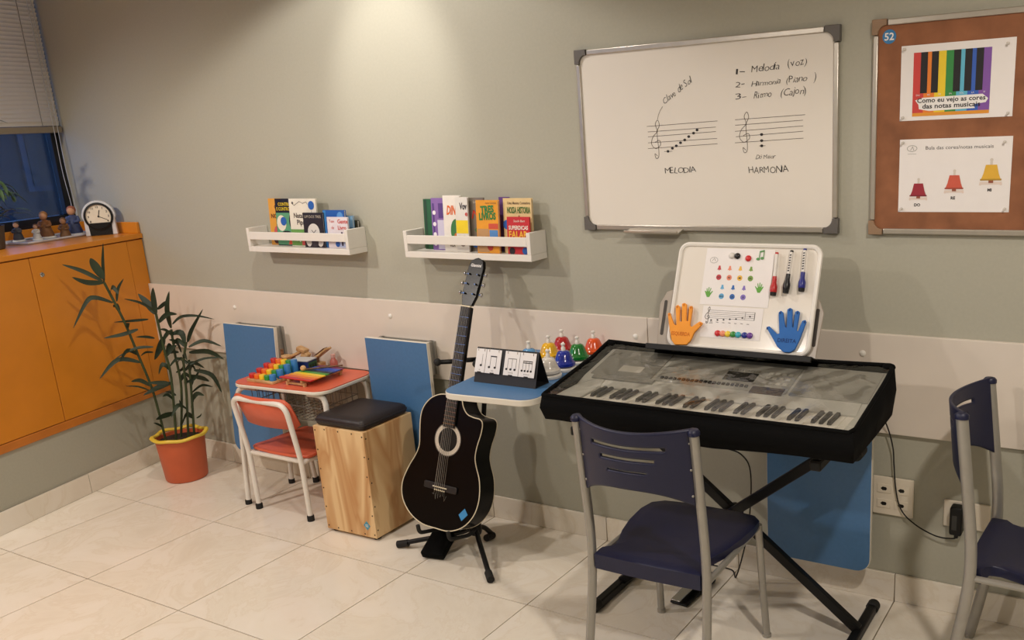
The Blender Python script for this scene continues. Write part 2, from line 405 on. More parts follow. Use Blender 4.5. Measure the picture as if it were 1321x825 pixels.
# orange ledge + cabinet
ledge = thing('window_ledge', 'orange laminate ledge under the window', 'ledge', (XC, 0, 0), (0, 0, LA))
build(MB().prism_z([(.022, yc(.022)-.003), (-.552, yc(-.552)-.003), (-.552, -4), (.022, -4)], SZ, 1.252), 'slab', m_orange, ledge, bevel=.002)
build(MB().prism_z([(.010, yc(.010)-.003), (-.535, yc(-.535)-.003), (-.535, yc(-.535)-.021), (.010, yc(.010)-.021)], 1.252, 1.312), 'upstand', m_orange, ledge, bevel=.002)
build(MB().box(-.554, -.536, -4, yc(-.55)-.004, 1.252, 1.306), 'upstand', m_orange, ledge, bevel=.002)
cab = thing('wall_cabinet', 'orange laminate cabinet with flat doors below the window ledge', 'cabinet', (XC, 0, 0), (0, 0, LA))
build(MB().prism_z([(-.004, yc(-.004)-.003), (-.53, yc(-.53)-.003), (-.53, -3.4), (-.004, -3.4)], CB+.002, SZ-.001), 'body', m_orange2, cab)
build(MB().box(-.003, .010, -.112, -.005, .41, SZ-.006), 'filler_strip', m_orange, cab, bevel=.001)
dy = [-.115, -.697, -1.29, -1.88, -2.47, -3.06]
for k, (a, b) in enumerate(zip(dy, dy[1:])):
    d_ = build(MB().box(-.003, .014, b+.002, a-.002, .412, SZ-.006), 'door', m_orange, cab, bevel=.0015)
    if k % 2 == 0:
        yk = b+.05
        build(MB().lathe([(.012, 0), (.012, .003), (.009, .006), (.003, .006), (.003, .004), (.001, .004)], 16, c=(.014, yk, 1.136), mat=Matrix.Rotation(R(90), 3, 'Y')), 'lock', m_chrome, d_, smooth=True)
build(MB().prism_z([(.016, yc(.016)-.004), (-.004, yc(-.004)-.004), (-.004, -3.4), (.016, -3.4)], CB-.002, CB+.040), 'bottom_rail', m_orange2, cab, bevel=.003)

# ------------------------------------------------------------------ ceiling lamps (fixtures)
for k, (x, y) in enumerate(((.86, -.80), (-.55, -2.3), (1.4, -3.6), (3.9, -1.9))):
    dl = thing('ceiling_downlight', 'round white recessed downlight in the ceiling '+('above the two wall shelves', 'over the floor by the orange cabinet', 'farthest from the back wall', 'above the side-on navy chair')[k], 'ceiling light', (x, y, CEIL), group='ceiling downlights')
    rg = MB(); n = 28
    rg.lathe([(.085, -.0005), (.085, -.006), (.07, -.009), (.066, -.004), (.066, -.0005)], n)
    build(rg, 'trim_ring', m_white, dl, smooth=True)
    build(MB().lathe([(.064, -.003), (.064, -.0008)], n), 'diffuser', emis('lamp_glow', (255, 226, 180), 3.), dl)

# ================================================================== WALL SHELVES AND BOOKS
def shelf(x0, x1, label):
    w = x1-x0; t = thing('wall_shelf', label, 'shelf', ((x0+x1)/2, 0, 1.193))
    h = w/2; b = .0015
    build(MB().box(-h, h, -.110, -.001, 0, .025), 'base', m_white, t, bevel=b)
    build(MB().box(-h, -h+.018, -.110, -.001, .0252, .112), 'side_panel', m_white, t, bevel=b)
    build(MB().box(h-.018, h, -.110, -.001, .0252, .112), 'side_panel', m_white, t, bevel=b)
    build(MB().box(-h+.0182, h-.0182, -.110, -.099, .058, .094), 'front_rail', m_white, t, bevel=b)
    return t
shelf(-.105, .568, 'white wall shelf holding few books, next to the window')
shelf(.898, 1.556, 'white wall shelf full of books above the black guitar')
BZ = 1.2185
def book(x0, x1, ztop, y, th, rgb, label, name='picture_book', lean=4., deco=None, pages=True, grp=None):
    w, h = x1-x0, ztop-BZ; cname = 'cover_%d_%d_%d' % rgb
    t = thing(name, label, 'book', ((x0+x1)/2, y, BZ), (R(-lean), 0, 0), grp)
    build(MB().box(-w/2, w/2, 0, .0018, 0, h).box(-w/2, w/2, th-.0018, th, 0, h).box(-w/2, -w/2+.0018, .0018, th-.0018, 0, h), 'cover', M(cname, rgb, .35, var=.05, scale=20), t)
    build(MB().box(-w/2+.002, w/2-.003, .002, th-.002, .003, h-.003), 'pages', m_paper, t)
    if deco: deco(t, w, h)
    return t
def patch(t, name, rgb, mb, rough=.4):
    return build(mb, name, M('print_%d_%d_%d' % rgb, rgb, rough, var=.04), t, recalc=False)
E1, E2, E3 = -.0006, -.0011, -.0016
def d_a(t, w, h):
    patch(t, 'title', (90, 40, 30), MB().text('O', 0.002, h*.78, .018, E2, bold=.02).text('NOV', -w*.32, h*.58, .02, E2, bold=.02))
    patch(t, 'picture', (200, 90, 90), MB().disc(w*.1, h*.25, .022, E1, 14, .035)); patch(t, 'picture', (70, 40, 40), MB().disc(w*.0, h*.12, .02, E2, 14))
def d_b(t, w, h):
    patch(t, 'picture', (92, 158, 118), MB().rect(-w/2+.002, w/2-.001, .004, h*.70, E1))
    patch(t, 'title', (226, 196, 40), MB().text('CONTROL', -w*.32, h*.85, .015, E2, width=w*.8, bold=.02).text('E CONTROLE', -w*.42, h*.75, .015, E2, width=w*.88, bold=.02))
    patch(t, 'figure', (236, 226, 206), MB().disc(-w*.2, h*.48, w*.26, E2, 16, h*.17))
    patch(t, 'figure', (24, 20, 24), MB().disc(w*.36, h*.52, w*.13, E2, 14, h*.16).disc(w*.05, h*.26, w*.28, E3, 14, h*.06))
    patch(t, 'figure', (226, 90, 66), MB().flat([(w*.1, .006), (w*.48, .006), (w*.48, h*.25), (w*.3, h*.3)], E2))
    patch(t, 'seal', (40, 96, 176), MB().disc(-w*.08, h*.52, .02, E3, 18))
def d_c(t, w, h):
    patch(t, 'picture', (110, 160, 80), MB().rect(-w/2+.001, w/2-.001, .004, h*.36, E1)); patch(t, 'picture', (214, 92, 86), MB().rect(-.02, w/2-.003, .006, h*.16, E2))
    patch(t, 'figure', (214, 220, 196), MB().stroke([(-w*.3, h*.12), (-w*.22, h*.28), (-w*.12, h*.2), (-w*.18, h*.1)], .006, E2))
    patch(t, 'title', (70, 60, 56), MB().text('Natalino', -w*.34, h*.60, .022, E2, width=w*.56, bold=.02).text('Pipa', -w*.24, h*.46, .022, E2, width=w*.3, bold=.02))
    patch(t, 'drawing', (96, 90, 84), MB().stroke([(-w*.38, h*.9), (-w*.3, h*.86), (-w*.1, h*.94), (w*.02, h*.9), (w*.15, h*.93), (w*.2, h*.88)], .002, E2).disc(-w*.36, h*.91, .006, E2))
    patch(t, 'seal', (40, 96, 176), MB().disc(w*.33, h*.86, .02, E2, 18)); patch(t, 'drawing', (120, 120, 120), MB().stroke([(w*.33, h*.75), (w*.34, h*.62)], .002, E2))
def d_d(t, w, h):
    patch(t, 'title', (196, 186, 168), MB().text('UM DOS TRES', -w*.42, h*.85, .012, E2, width=w*.84))
    patch(t, 'figure', (218, 214, 208), MB().disc(0, h*.45, w*.3, E1, 18, h*.24).disc(-w*.28, h*.22, w*.16, E1, 14, h*.2).disc(w*.3, h*.2, w*.16, E1, 14, h*.18))
    patch(t, 'figure', (60, 56, 58), MB().disc(.004, h*.16, w*.18, E2, 14, h*.15).stroke([(-w*.1, h*.5), (0, h*.42), (w*.12, h*.5)], .003, E2))
def d_e(t, w, h):
    patch(t, 'stripe', (60, 130, 196), MB().rect(-w/2+.001, -w*.36, .003, h-.002, E1)); patch(t, 'seal', (90, 150, 214), MB().disc(w*.3, h*.84, .019, E1, 18))
def d_f(t, w, h):
    patch(t, 'title', (206, 90, 84), MB().text('Tem', -w*.4, h*.82, .013, E2).text('Gente', w*.02, h*.80, .018, E2, bold=.02).text('de', -w*.3, h*.62, .013, E2).text('Livro', w*.02, h*.60, .018, E2, bold=.02))
    patch(t, 'figure', (60, 50, 70), MB().stroke([(w*.2, h*.1), (w*.2, h*.5)], .010, E2)); patch(t, 'seal', (40, 96, 176), MB().disc(-.005, h*.14, .014, E2, 16)); patch(t, 'figure', (90, 100, 60), MB().disc(w*.42, h*.18, .009, E2))
    patch(t, 'figure', (180, 190, 220), MB().rect(w*.05, w*.48, .004, h*.45, E1))
book(-.018, .060, 1.436, -.043, .010, (224, 160, 60), 'yellow orange picture book, leftmost on the small shelf', deco=d_a)
book(.044, .166, 1.436, -.056, .009, (26, 24, 24), 'black and green book with yellow capitals CONTROL', deco=d_b)
book(.155, .333, 1.437, -.0685, .008, (232, 226, 210), 'white book titled in brown with a green lower cover', deco=d_c)
book(.260, .388, 1.375, -.084, .009, (38, 34, 34), 'small black book with a pale figure on its cover', deco=d_d)
book(.380, .515, 1.386, -.074, .012, (36, 92, 172), 'plain blue book behind the pinkish white one', deco=d_e)
book(.418, .546, 1.357, -.0875, .008, (226, 218, 222), 'pinkish white booklet with red title', deco=d_f)
book(.470, .540, 1.358, -.050, .010, (120, 160, 190), 'light blue booklet peeking out at the shelf end')
book(.480, .546, 1.336, -.028, .012, (70, 66, 50), 'dark olive book, rearmost at the end of the shelf')
# second shelf
def d_2a(t, w, h): patch(t, 'stripe', (40, 70, 50), MB().rect(-w*.42, -w*.2, .004, h-.004, E1)); patch(t, 'letters', (196, 200, 190), MB().text('A', w*.05, h*.16, .02, E2))
def d_2b(t, w, h):
    patch(t, 'panel', (206, 200, 220), MB().rect(-w*.1, w/2-.001, .004, h*.58, E1)); patch(t, 'stripe', (90, 64, 130), MB().rect(-w*.42, -w*.3, h*.2, h*.9, E1).rect(0, w*.42, h*.62, h*.9, E2))
    patch(t, 'pattern', (236, 230, 236), MB().disc(-w*.3, h*.72, .009, E2).disc(-w*.3, h*.5, .009, E2).disc(-w*.3, h*.3, .009, E2).disc(-w*.3, h*.12, .009, E2))
def d_2c(t, w, h):
    patch(t, 'title', (226, 108, 46), MB().text('DINO', -w*.30, h*.66, .036, E2, width=w*.78, bold=.03, shear=.15))
    patch(t, 'picture', (62, 122, 66), MB().disc(w*.22, h*.36, w*.32, E1, 22, h*.22)); patch(t, 'picture', (206, 116, 60), MB().disc(w*.2, h*.26, w*.1, E2, 14, h*.07)); patch(t, 'letters', (90, 80, 76), MB().text('VILA', -w*.2, h*.08, .010, E2, bold=.02))
def d_2c2(t, w, h):
    patch(t, 'title', (60, 54, 60), MB().text('Vov', -w*.15, h*.78, .026, E2, width=w*.6, bold=.03)); patch(t, 'panel', (240, 210, 40), MB().rect(-w/2+.001, w/2-.001, h*.34, h*.58, E1))
    patch(t, 'picture', (120, 100, 90), MB().disc(w*.0, h*.2, w*.3, E1, 16, h*.1)); patch(t, 'picture', (232, 224, 214), MB().disc(0, h*.24, w*.22, E2, 14, h*.09)); patch(t, 'letters', (200, 60, 50), MB().text('e', w*.28, h*.66, .02, E2, bold=.03))
def d_2d(t, w, h):
    patch(t, 'swirl', (206, 60, 44), MB().stroke([(-w*.2, h*.62), (-w*.1, h*.76), (w*.05, h*.68), (w*.12, h*.8)], .006, E2).stroke([(w*.2, h*.82), (w*.1, h*.72), (w*.24, h*.6), (w*.36, h*.7)], .007, E2))
    patch(t, 'picture', (80, 116, 66), MB().disc(w*.2, h*.4, w*.3, E1, 16, h*.05)); patch(t, 'panel', (222, 208, 60), MB().rect(w*.08, w*.48, h*.46, h*.52, E2)); patch(t, 'seal', (40, 96, 176), MB().disc(-w*.08, h*.16, .019, E2, 16)); patch(t, 'letters', (220, 210, 190), MB().text('Livro', -w*.1, h*.9, .010, E2))
def d_2e(t, w, h):
    patch(t, 'picture', (190, 148, 100), MB().rect(-w/2+.004, w*.05, .004, h*.46, E1)); patch(t, 'picture', (84, 138, 196), MB().rect(w*.08, w*.46, h*.14, h*.44, E1)); patch(t, 'picture', (206, 84, 60), MB().rect(w*.05, w*.48, h*.46, h*.56, E1))
    patch(t, 'title', (46, 126, 62), MB().text('TRES', -w*.28, h*.76, .026, E2, width=w*.6, bold=.05, ang=.06).text('LIVROS', -w*.36, h*.63, .026, E2, width=w*.76, bold=.05, ang=.03))
    patch(t, 'figure', (232, 206, 170), MB().disc(-w*.08, h*.26, w*.1, E2, 14).disc(w*.2, h*.24, w*.11, E2, 14)); patch(t, 'figure', (180, 60, 46), MB().disc(w*.1, h*.12, w*.13, E3, 14, h*.07)); patch(t, 'letters', (120, 90, 40), MB().text('Autora Convidada', -w*.06, h*.93, .007, E2, width=w*.5))
def d_2g(t, w, h):
    patch(t, 'title', (70, 110, 50), MB().text('NOSSA HISTORIA', -w*.36, h*.73, .024, E2, width=w*.82, bold=.03)); patch(t, 'letters', (120, 100, 70), MB().text('Uma Menina Contadora', -w*.34, h*.89, .010, E2, width=w*.8, bold=.02))
    patch(t, 'seal', (40, 96, 176), MB().disc(-w*.38, h*.52, .019, E2, 16)); patch(t, 'drawing', (160, 96, 60), MB().stroke([(-w*.02, h*.5), (w*.06, h*.68), (w*.14, h*.5)], .005, E2).stroke([(-w*.28, h*.1), (-w*.22, h*.4), (-w*.1, h*.44), (-w*.05, h*.2)], .006, E2)); patch(t, 'letters', (236, 226, 206), MB().text('NATAL', w*.2, h*.56, .018, E2, width=w*.26, bold=.03))
def d_2h(t, w, h):
    patch(t, 'title', (240, 226, 214), MB().text('SUPERDICAS', -w*.42, h*.66, .015, E2, width=w*.86, bold=.03).text('Saude Bem', -w*.2, h*.86, .009, E2, width=w*.5, shear=.2))
    patch(t, 'title', (236, 180, 60), MB().text('FALAR', -w*.42, h*.44, .026, E2, width=w*.84, bold=.03).text('BEM', -w*.42, h*.22, .026, E2, width=w*.74, bold=.03)); patch(t, 'seal', (40, 96, 176), MB().disc(w*.28, h*.09, .014, E2, 16)); patch(t, 'picture', (40, 34, 34), MB().disc(-w*.3, h*.08, .014, E2))
book(.944, 1.006, 1.429, -.030, .012, (44, 96, 60), 'dark green book, first one on the full shelf', deco=d_2a)
book(1.000, 1.078, 1.434, -.044, .010, (136, 104, 168), 'purple patterned book beside the dark green one', deco=d_2b)
book(1.079, 1.170, 1.446, -.060, .010, (234, 228, 218), 'white book with orange title DINO and green circle', deco=d_2c)
book(1.158, 1.222, 1.440, -.0755, .009, (228, 224, 216), 'white book with a yellow square on its cover', deco=d_2c2)
book(1.204, 1.288, 1.436, -.055, .008, (122, 112, 100), 'grey brown book with red swirls', deco=d_2d)
book(1.275, 1.386, 1.429, -.0875, .011, (232, 158, 44), 'orange book with green title letters', deco=d_2e)
book(1.352, 1.400, 1.436, -.036, .010, (104, 70, 134), 'purple book squeezed behind the orange one', deco=lambda t, w, h: patch(t, 'seal', (230, 226, 230), MB().rect(w*.05, w*.4, h*.52, h*.62, E1)))
book(1.396, 1.534, 1.434, -.0655, .010, (226, 198, 142), 'cream coloured book with green title line', deco=d_2g)
book(1.428, 1.537, 1.364, -.0875, .008, (196, 48, 52), 'small red book reading SUPERDICAS FALAR BEM', deco=d_2h)

# ================================================================== WHITEBOARD
wx0, wx1, wz0, wz1 = 1.7564, 2.7441, 1.311, 1.9593
wb = thing('whiteboard', 'large wall whiteboard with aluminium frame and handwritten music notes', 'whiteboard', (0, 0, 0))
build(MB().box(wx0+.012, wx1-.012, -.014, -.001, wz0+.012, wz1-.012), 'writing_surface', m_board, wb)
for a in ((wx0+.05, wx1-.05, wz0, wz0+.019), (wx0+.05, wx1-.05, wz1-.019, wz1)): build(MB().box(a[0], a[1], -.020, -.001, a[2], a[3]), 'frame_bar', m_alu, wb, bevel=.003)
for a in ((wx0+.002, wx0+.019), (wx1-.019, wx1-.002)): build(MB().box(a[0], a[1], -.020, -.001, wz0+.05, wz1-.05), 'frame_bar', m_alu, wb, bevel=.003)
def corner_poly(cx, cz, sx, sz, s=.05, t=.020):
    p = [(0, 0), (s, 0), (s, t)]
    for k in range(7):
        a = R(90*k/6); q = s-t; p.append((s-q*math.sin(a), t+q-q*math.cos(a)))
    p += [(t, s), (0, s)]
    return [(cx+sx*a, cz+sz*b) for a, b in p]
for cx, cz, sx, sz in ((wx0-.002, wz0-.002, 1, 1), (wx1+.002, wz0-.002, -1, 1), (wx0-.002, wz1+.002, 1, -1), (wx1+.002, wz1+.002, -1, -1)):
    build(MB().prism_y(corner_poly(cx, cz, sx, sz), -.023, -.001), 'corner_cap', m_corner, wb, bevel=.002)
tr = MB().prism_x([(-.021, 1.318), (-.020, 1.311), (-.062, 1.303), (-.070, 1.309), (-.070, 1.316), (-.066, 1.316), (-.062, 1.308)], 1.955, 2.175)
build(tr, 'pen_tray', m_alu, wb, bevel=.001)
Yw = -.0146
st = MB()
for (a, b) in (((2.042,1.681),(2.318,1.688)),((2.045,1.662),(2.311,1.668)),((2.045,1.645),(2.311,1.653)),((2.044,1.624),(2.315,1.630)),((2.043,1.604),(2.316,1.612)),
               ((2.384,1.689),(2.631,1.694)),((2.384,1.671),(2.623,1.677)),((2.383,1.651),(2.624,1.659)),((2.386,1.633),(2.624,1.642)),((2.382,1.613),(2.625,1.620))):
    st.stroke([a, b], .0016, Yw)
build(st, 'drawn_staff_lines', m_ink2, wb, recalc=False)
def clef(dx, dz):
    pts = [(.016,-.100),(.006,-.092),(.010,-.108),(.020,-.104),(.022,-.080),(.018,-.02),(.028,.006),(.022,.024),(.012,.010),(.018,-.014),(0,-.034),(-.006,-.058),(.010,-.074),(.030,-.062),(.026,-.046),(.008,-.052)]
    return [(q.x, q.y) for q in catmull([(a+dx, b+dz, 0) for a, b in pts], 5)]
build(MB().stroke(clef(2.405, 1.688), .0018, Yw), 'drawn_clef', m_ink2, wb, recalc=False)
build(MB().stroke(clef(2.064, 1.677), .0018, Yw).stroke([(2.086,1.704),(2.090,1.718),(2.097,1.732),(2.108,1.746)], .0016, Yw), 'drawn_clef', m_ink2, wb, recalc=False)
nt_ = MB()
for x, z in ((2.123,1.592),(2.141,1.602),(2.157,1.610),(2.174,1.620),(2.191,1.629),(2.207,1.640),(2.226,1.651),(2.240,1.661),(2.479,1.637),(2.479,1.617),(2.479,1.600)): nt_.disc(x, z, .0058, Yw-.0002, 12, .0046)
nt_.stroke([(2.108,1.592),(2.140,1.592)], .0014, Yw).stroke([(2.470,1.600),(2.492,1.600)], .0014, Yw)
build(nt_, 'drawn_notes', m_ink, wb, recalc=False)
hw = MB(); hrn = random.Random(4)
for txt, x, z, w_, h_, sh, an in (('1-',2.389,1.836,.035,.020,.1,.01),('Melodia',2.445,1.838,.100,.022,.2,.04),('(voz)',2.572,1.846,.066,.022,.15,.06),
                                  ('2-',2.386,1.795,.036,.018,.1,.01),('Harmonia',2.444,1.794,.104,.018,.15,.03),('(Piano',2.566,1.797,.072,.019,.15,.03),(')',2.660,1.799,.008,.024,.1,0),
                                  ('3-',2.387,1.754,.040,.018,.1,.02),('Ritmo',2.452,1.755,.064,.020,.1,.02),('(Cajon)',2.546,1.757,.090,.022,.15,.04),
                                  ('MELODIA',2.108,1.516,.124,.020,0,0),('HARMONIA',2.432,1.510,.142,.021,0,.01),('D\u00f3 Maior',2.456,1.556,.070,.014,.2,.03),('Clave de Sol',2.116,1.752,.130,.022,.3,.56)):
    ch_ = [(c_, (glyphs(c_, -.01)[2] if c_ != ' ' else .25)+.10) for c_ in txt]; tot = sum(q_ for _, q_ in ch_); u_ = 0.
    for c_, q_ in ch_:
        if c_ != ' ':
            px_, pz_ = u_/tot*w_, hrn.uniform(-.0012, .0012)
            hw.text(c_, x+px_*math.cos(an)-pz_*math.sin(an), z+px_*math.sin(an)+pz_, h_*hrn.uniform(.88, 1.16), Yw-.0001, width=(q_-.08)/tot*w_*hrn.uniform(.95, 1.15), shear=sh+hrn.uniform(-.12, .22), ang=an+hrn.uniform(-.12, .12), bold=-.01)
        u_ += q_
build(hw, 'handwriting', m_ink, wb, recalc=False)

# ================================================================== CORK BOARD AND SHEETS
kx0, kx1, kz0, kz1 = 2.8477, 3.86, 1.3103, 1.9615
kb = thing('cork_board', 'brown cork notice board with pale aluminium frame', 'notice board', (0, 0, 0))
build(MB().box(kx0+.012, kx1-.012, -.013, -.001, kz0+.012, kz1-.012), 'cork_surface', m_cork, kb)
for a in ((kx0+.045, kx1-.045, kz0, kz0+.018), (kx0+.045, kx1-.045, kz1-.018, kz1)): build(MB().box(a[0], a[1], -.020, -.001, a[2], a[3]), 'frame_bar', m_alu, kb, bevel=.003)
for a in ((kx0+.002, kx0+.018), (kx1-.018, kx1-.002)): build(MB().box(a[0], a[1], -.020, -.001, kz0+.045, kz1-.045), 'frame_bar', m_alu, kb, bevel=.003)
for cx, cz, sx, sz in ((kx0-.002, kz0-.002, 1, 1), (kx1+.002, kz0-.002, -1, 1), (kx0-.002, kz1+.002, 1, -1), (kx1+.002, kz1+.002, -1, -1)):
    build(MB().prism_y(corner_poly(cx, cz, sx, sz, .045, .018), -.022, -.001), 'corner_cap', m_cornerb, kb, bevel=.002)
stk = thing('number_sticker', 'small round blue sticker numbered 52 on the cork', 'sticker', (2.898, -.0135, 1.911))
build(MB().prism_y([(.021*math.cos(a*.349), .021*math.sin(a*.349)) for a in range(18)] , -.0006, 0), 'disc', M('sticker_blue', (48, 122, 176), .4), stk)
build(MB().text('52', 0, -.010, .021, -.0009, width=.029, align='c', bold=.02), 'digits', m_paper, stk, recalc=False)
m_pin = M('clear_pin', (206, 200, 192), .25, var=.02)
def sheet(x0, x1, z0, z1, rot, label):
    w, h = x1-x0, z1-z0; t = thing('printed_sheet', label, 'poster', (x0, -.0135, z0), (0, R(rot), 0), 'printed sheets on the cork board')
    build(MB().box(0, w, -.0006, 0, 0, h), 'paper', m_paper, t)
    for a, b in ((.010, .010), (w-.012, .010), (.010, h-.010), (w-.022, h-.016)):
        build(MB().lathe([(.0045, .0006), (.0045, .003), (.0025, .005), (.0025, .012), (.004, .014), (.001, .015)], 10, c=(a, 0, b), mat=Matrix.Rotation(R(90), 3, 'X')), 'push_pin', m_pin, t, smooth=True)
    return t, w, h
def fp(t, name, rgb, mb): return build(mb, name, M('print_%d_%d_%d' % rgb, rgb, .5, var=.03), t, recalc=False)
s1, w, h = sheet(2.936, 3.262, 1.660, 1.880, 0, 'upper printed sheet with rainbow piano keys')
ix0, ix1, iz0, iz1 = w*.115, w*.80, h*.055, h*.90
bwd = (ix1-ix0)/7; Y = -.0010
for k, c in enumerate(((206, 66, 62), (232, 130, 44), (238, 206, 46), (52, 140, 70), (96, 184, 214), (52, 96, 190), (130, 84, 168))):
    fp(s1, 'coloured_key', c, MB().rect(ix0+k*bwd, ix0+(k+1)*bwd, iz0, iz1, Y))
for k in (0, 1, 3, 4, 5): fp(s1, 'black_key', (24, 22, 26), MB().rect(ix0+(k+.68)*bwd, ix0+(k+1.32)*bwd, h*.36, iz1, Y-.0004))
fp(s1, 'band', (226, 152, 50), MB().rect(ix0, ix1, iz0, h*.10, Y-.0004))
br = [(ix0+.02, h*.15), (ix0+.05, h*.12), (ix1-.04, h*.13), (ix1-.045, h*.18), (ix1-.01, h*.20), (ix1-.004, h*.25), (ix1-.02, h*.31), (ix0+.03, h*.30), (ix0+.008, h*.27), (ix0+.018, h*.21)]
fp(s1, 'brush_stroke', (240, 238, 236), MB().flat(br, Y-.0006))
fp(s1, 'caption', (28, 26, 30), MB().text('Como eu vejo as cores', ix0+.014, h*.235, .0135, Y-.0010, width=.198, bold=.02).text('das notas musicais', ix0+.030, h*.155, .0135, Y-.0010, width=.168, bold=.02))
nm = MB()
for k, n_ in enumerate(('DO', 'RE', 'MI', 'FA', 'SOL', 'LA', 'SI')): nm.text(n_, ix0+(k+.5)*bwd, h*.325, .005, Y-.0010, align='c')
fp(s1, 'note_names', (236, 236, 236), nm)
s2, w, h = sheet(2.939, 3.268, 1.381, 1.604, 0, 'lower printed sheet with three coloured bells')
fp(s2, 'title', (60, 56, 58), MB().text('Bula das cores/notas musicais', w*.24, h*.855, .0105, Y, width=w*.60))
fp(s2, 'logo', (120, 126, 116), MB().stroke([(w*.115+.015*math.cos(a*.4), h*.875+.009*math.sin(a*.4)) for a in range(17)], .0012, Y).stroke([(w*.10, h*.85), (w*.12, h*.90), (w*.13, h*.85)], .0012, Y).stroke([(w*.075, h*.80), (w*.155, h*.80)], .0008, Y))
def bell_print(t, x, z, s, rgb, txt):
    dk = tuple(int(v*.8) for v in rgb)
    fp(t, 'base', (226, 210, 200), MB().rect(x-.026*s, x+.026*s, z, z+.007*s, Y).disc(x-.024*s, z+.001, .003*s, Y-.0003, 10).disc(x+.024*s, z+.001, .003*s, Y-.0003, 10))
    fp(t, 'bell', rgb, MB().flat([(x-.024*s, z+.010*s), (x+.024*s, z+.010*s), (x+.018*s, z+.026*s), (x+.013*s, z+.048*s), (x-.013*s, z+.048*s), (x-.018*s, z+.026*s)], Y-.0004))
    fp(t, 'rim', dk, MB().rect(x-.025*s, x+.025*s, z+.010*s, z+.014*s, Y-.0007)); fp(t, 'clapper', (150, 84, 60), MB().rect(x-.005*s, x+.006*s, z+.004*s, z+.010*s, Y-.0008))
    fp(t, 'button', (214, 206, 196), MB().rect(x-.003*s, x+.003*s, z+.048*s, z+.060*s, Y-.0004).disc(x, z+.060*s, .004*s, Y-.0006, 10))
    fp(t, 'caption', (30, 28, 30), MB().text(txt, x-.002, z-.020, .0085, Y, align='c', bold=.04))
bell_print(s2, w*.185, h*.17, 1.05, (156, 42, 56), 'DO'); bell_print(s2, w*.51, h*.265, 1.10, (206, 92, 72), 'RE'); bell_print(s2, w*.83, h*.37, 1.22, (226, 178, 60), 'MI')

# ================================================================== BLUE FOLDING TABLES
def fold_panel(x0, x1, z0, z1, y, tilt, label):
    w, h = x1-x0, z1-z0
    t = thing('folding_wall_table', label, 'wall table', ((x0+x1)/2, y, z1), (0, 0, 0), 'blue folding tables on the rail')
    br_ = MB().box(-w/2+.03, -w/2+.05, .02, -y+RY-.0006, -.16, -.01).box(w/2-.05, w/2-.03, .02, -y+RY-.0006, -.16, -.01).box(-w/2+.02, w/2-.02, -y+RY-.012, -y+RY-.0006, -.16, -.01)
    build(br_, 'bracket', m_grey, t)
    rr = [.0, .0, .05, .05]
    o1 = build(MB().prism_y(rrect(-w/2, w/2, -h, 0, rr), 0, .018), 'edge_band', m_offw, t, bevel=.001, rot=(R(tilt), 0, 0))
    build(MB().prism_y(rrect(-w/2+.002, w/2-.002, -h+.002, -.002, rr), -.0012, .0002), 'blue_face', m_blue, o1)
    return t
fold_panel(-.422, -.040, .150, .818, -.092, -4.5, 'blue panel table folded down by the potted plant')
fold_panel(.580, .952, .150, .818, -.100, 0, 'blue panel table folded down behind the wooden box drum')
fold_panel(2.518, 2.897, .138, .818, -.100, 0, 'blue panel table folded down behind the keyboard stand')
TZ = .825
ft = thing('folding_wall_table', 'blue table leaf folded out level, carrying bells and desk calendar', 'wall table', (1.674, 0, TZ), (0, 0, R(4)), 'blue folding tables on the rail')
eb = build(MB().prism_z(rrect(-.19, .19, -.675, -.045, [0, 0, .06, .06]), -.024, -.001), 'edge_band', m_offw, ft, bevel=.003)
build(MB().prism_z(rrect(-.188, .188, -.673, -.047, [0, 0, .058, .058]), -.0012, 0.), 'blue_face', m_blue, ft)
build(MB().box(-.15, -.13, -.045, -.034, -.17, -.03).box(.13, .15, -.045, -.034, -.17, -.03).box(-.16, .16, -.034, -.028, -.17, -.03), 'bracket', m_grey, ft)
for sx in (-.14, .14): build(MB().tube([(sx, -.05, -.16), (sx, -.30, -.026)], .008, 8), 'strut', m_grey, ft, smooth=True)

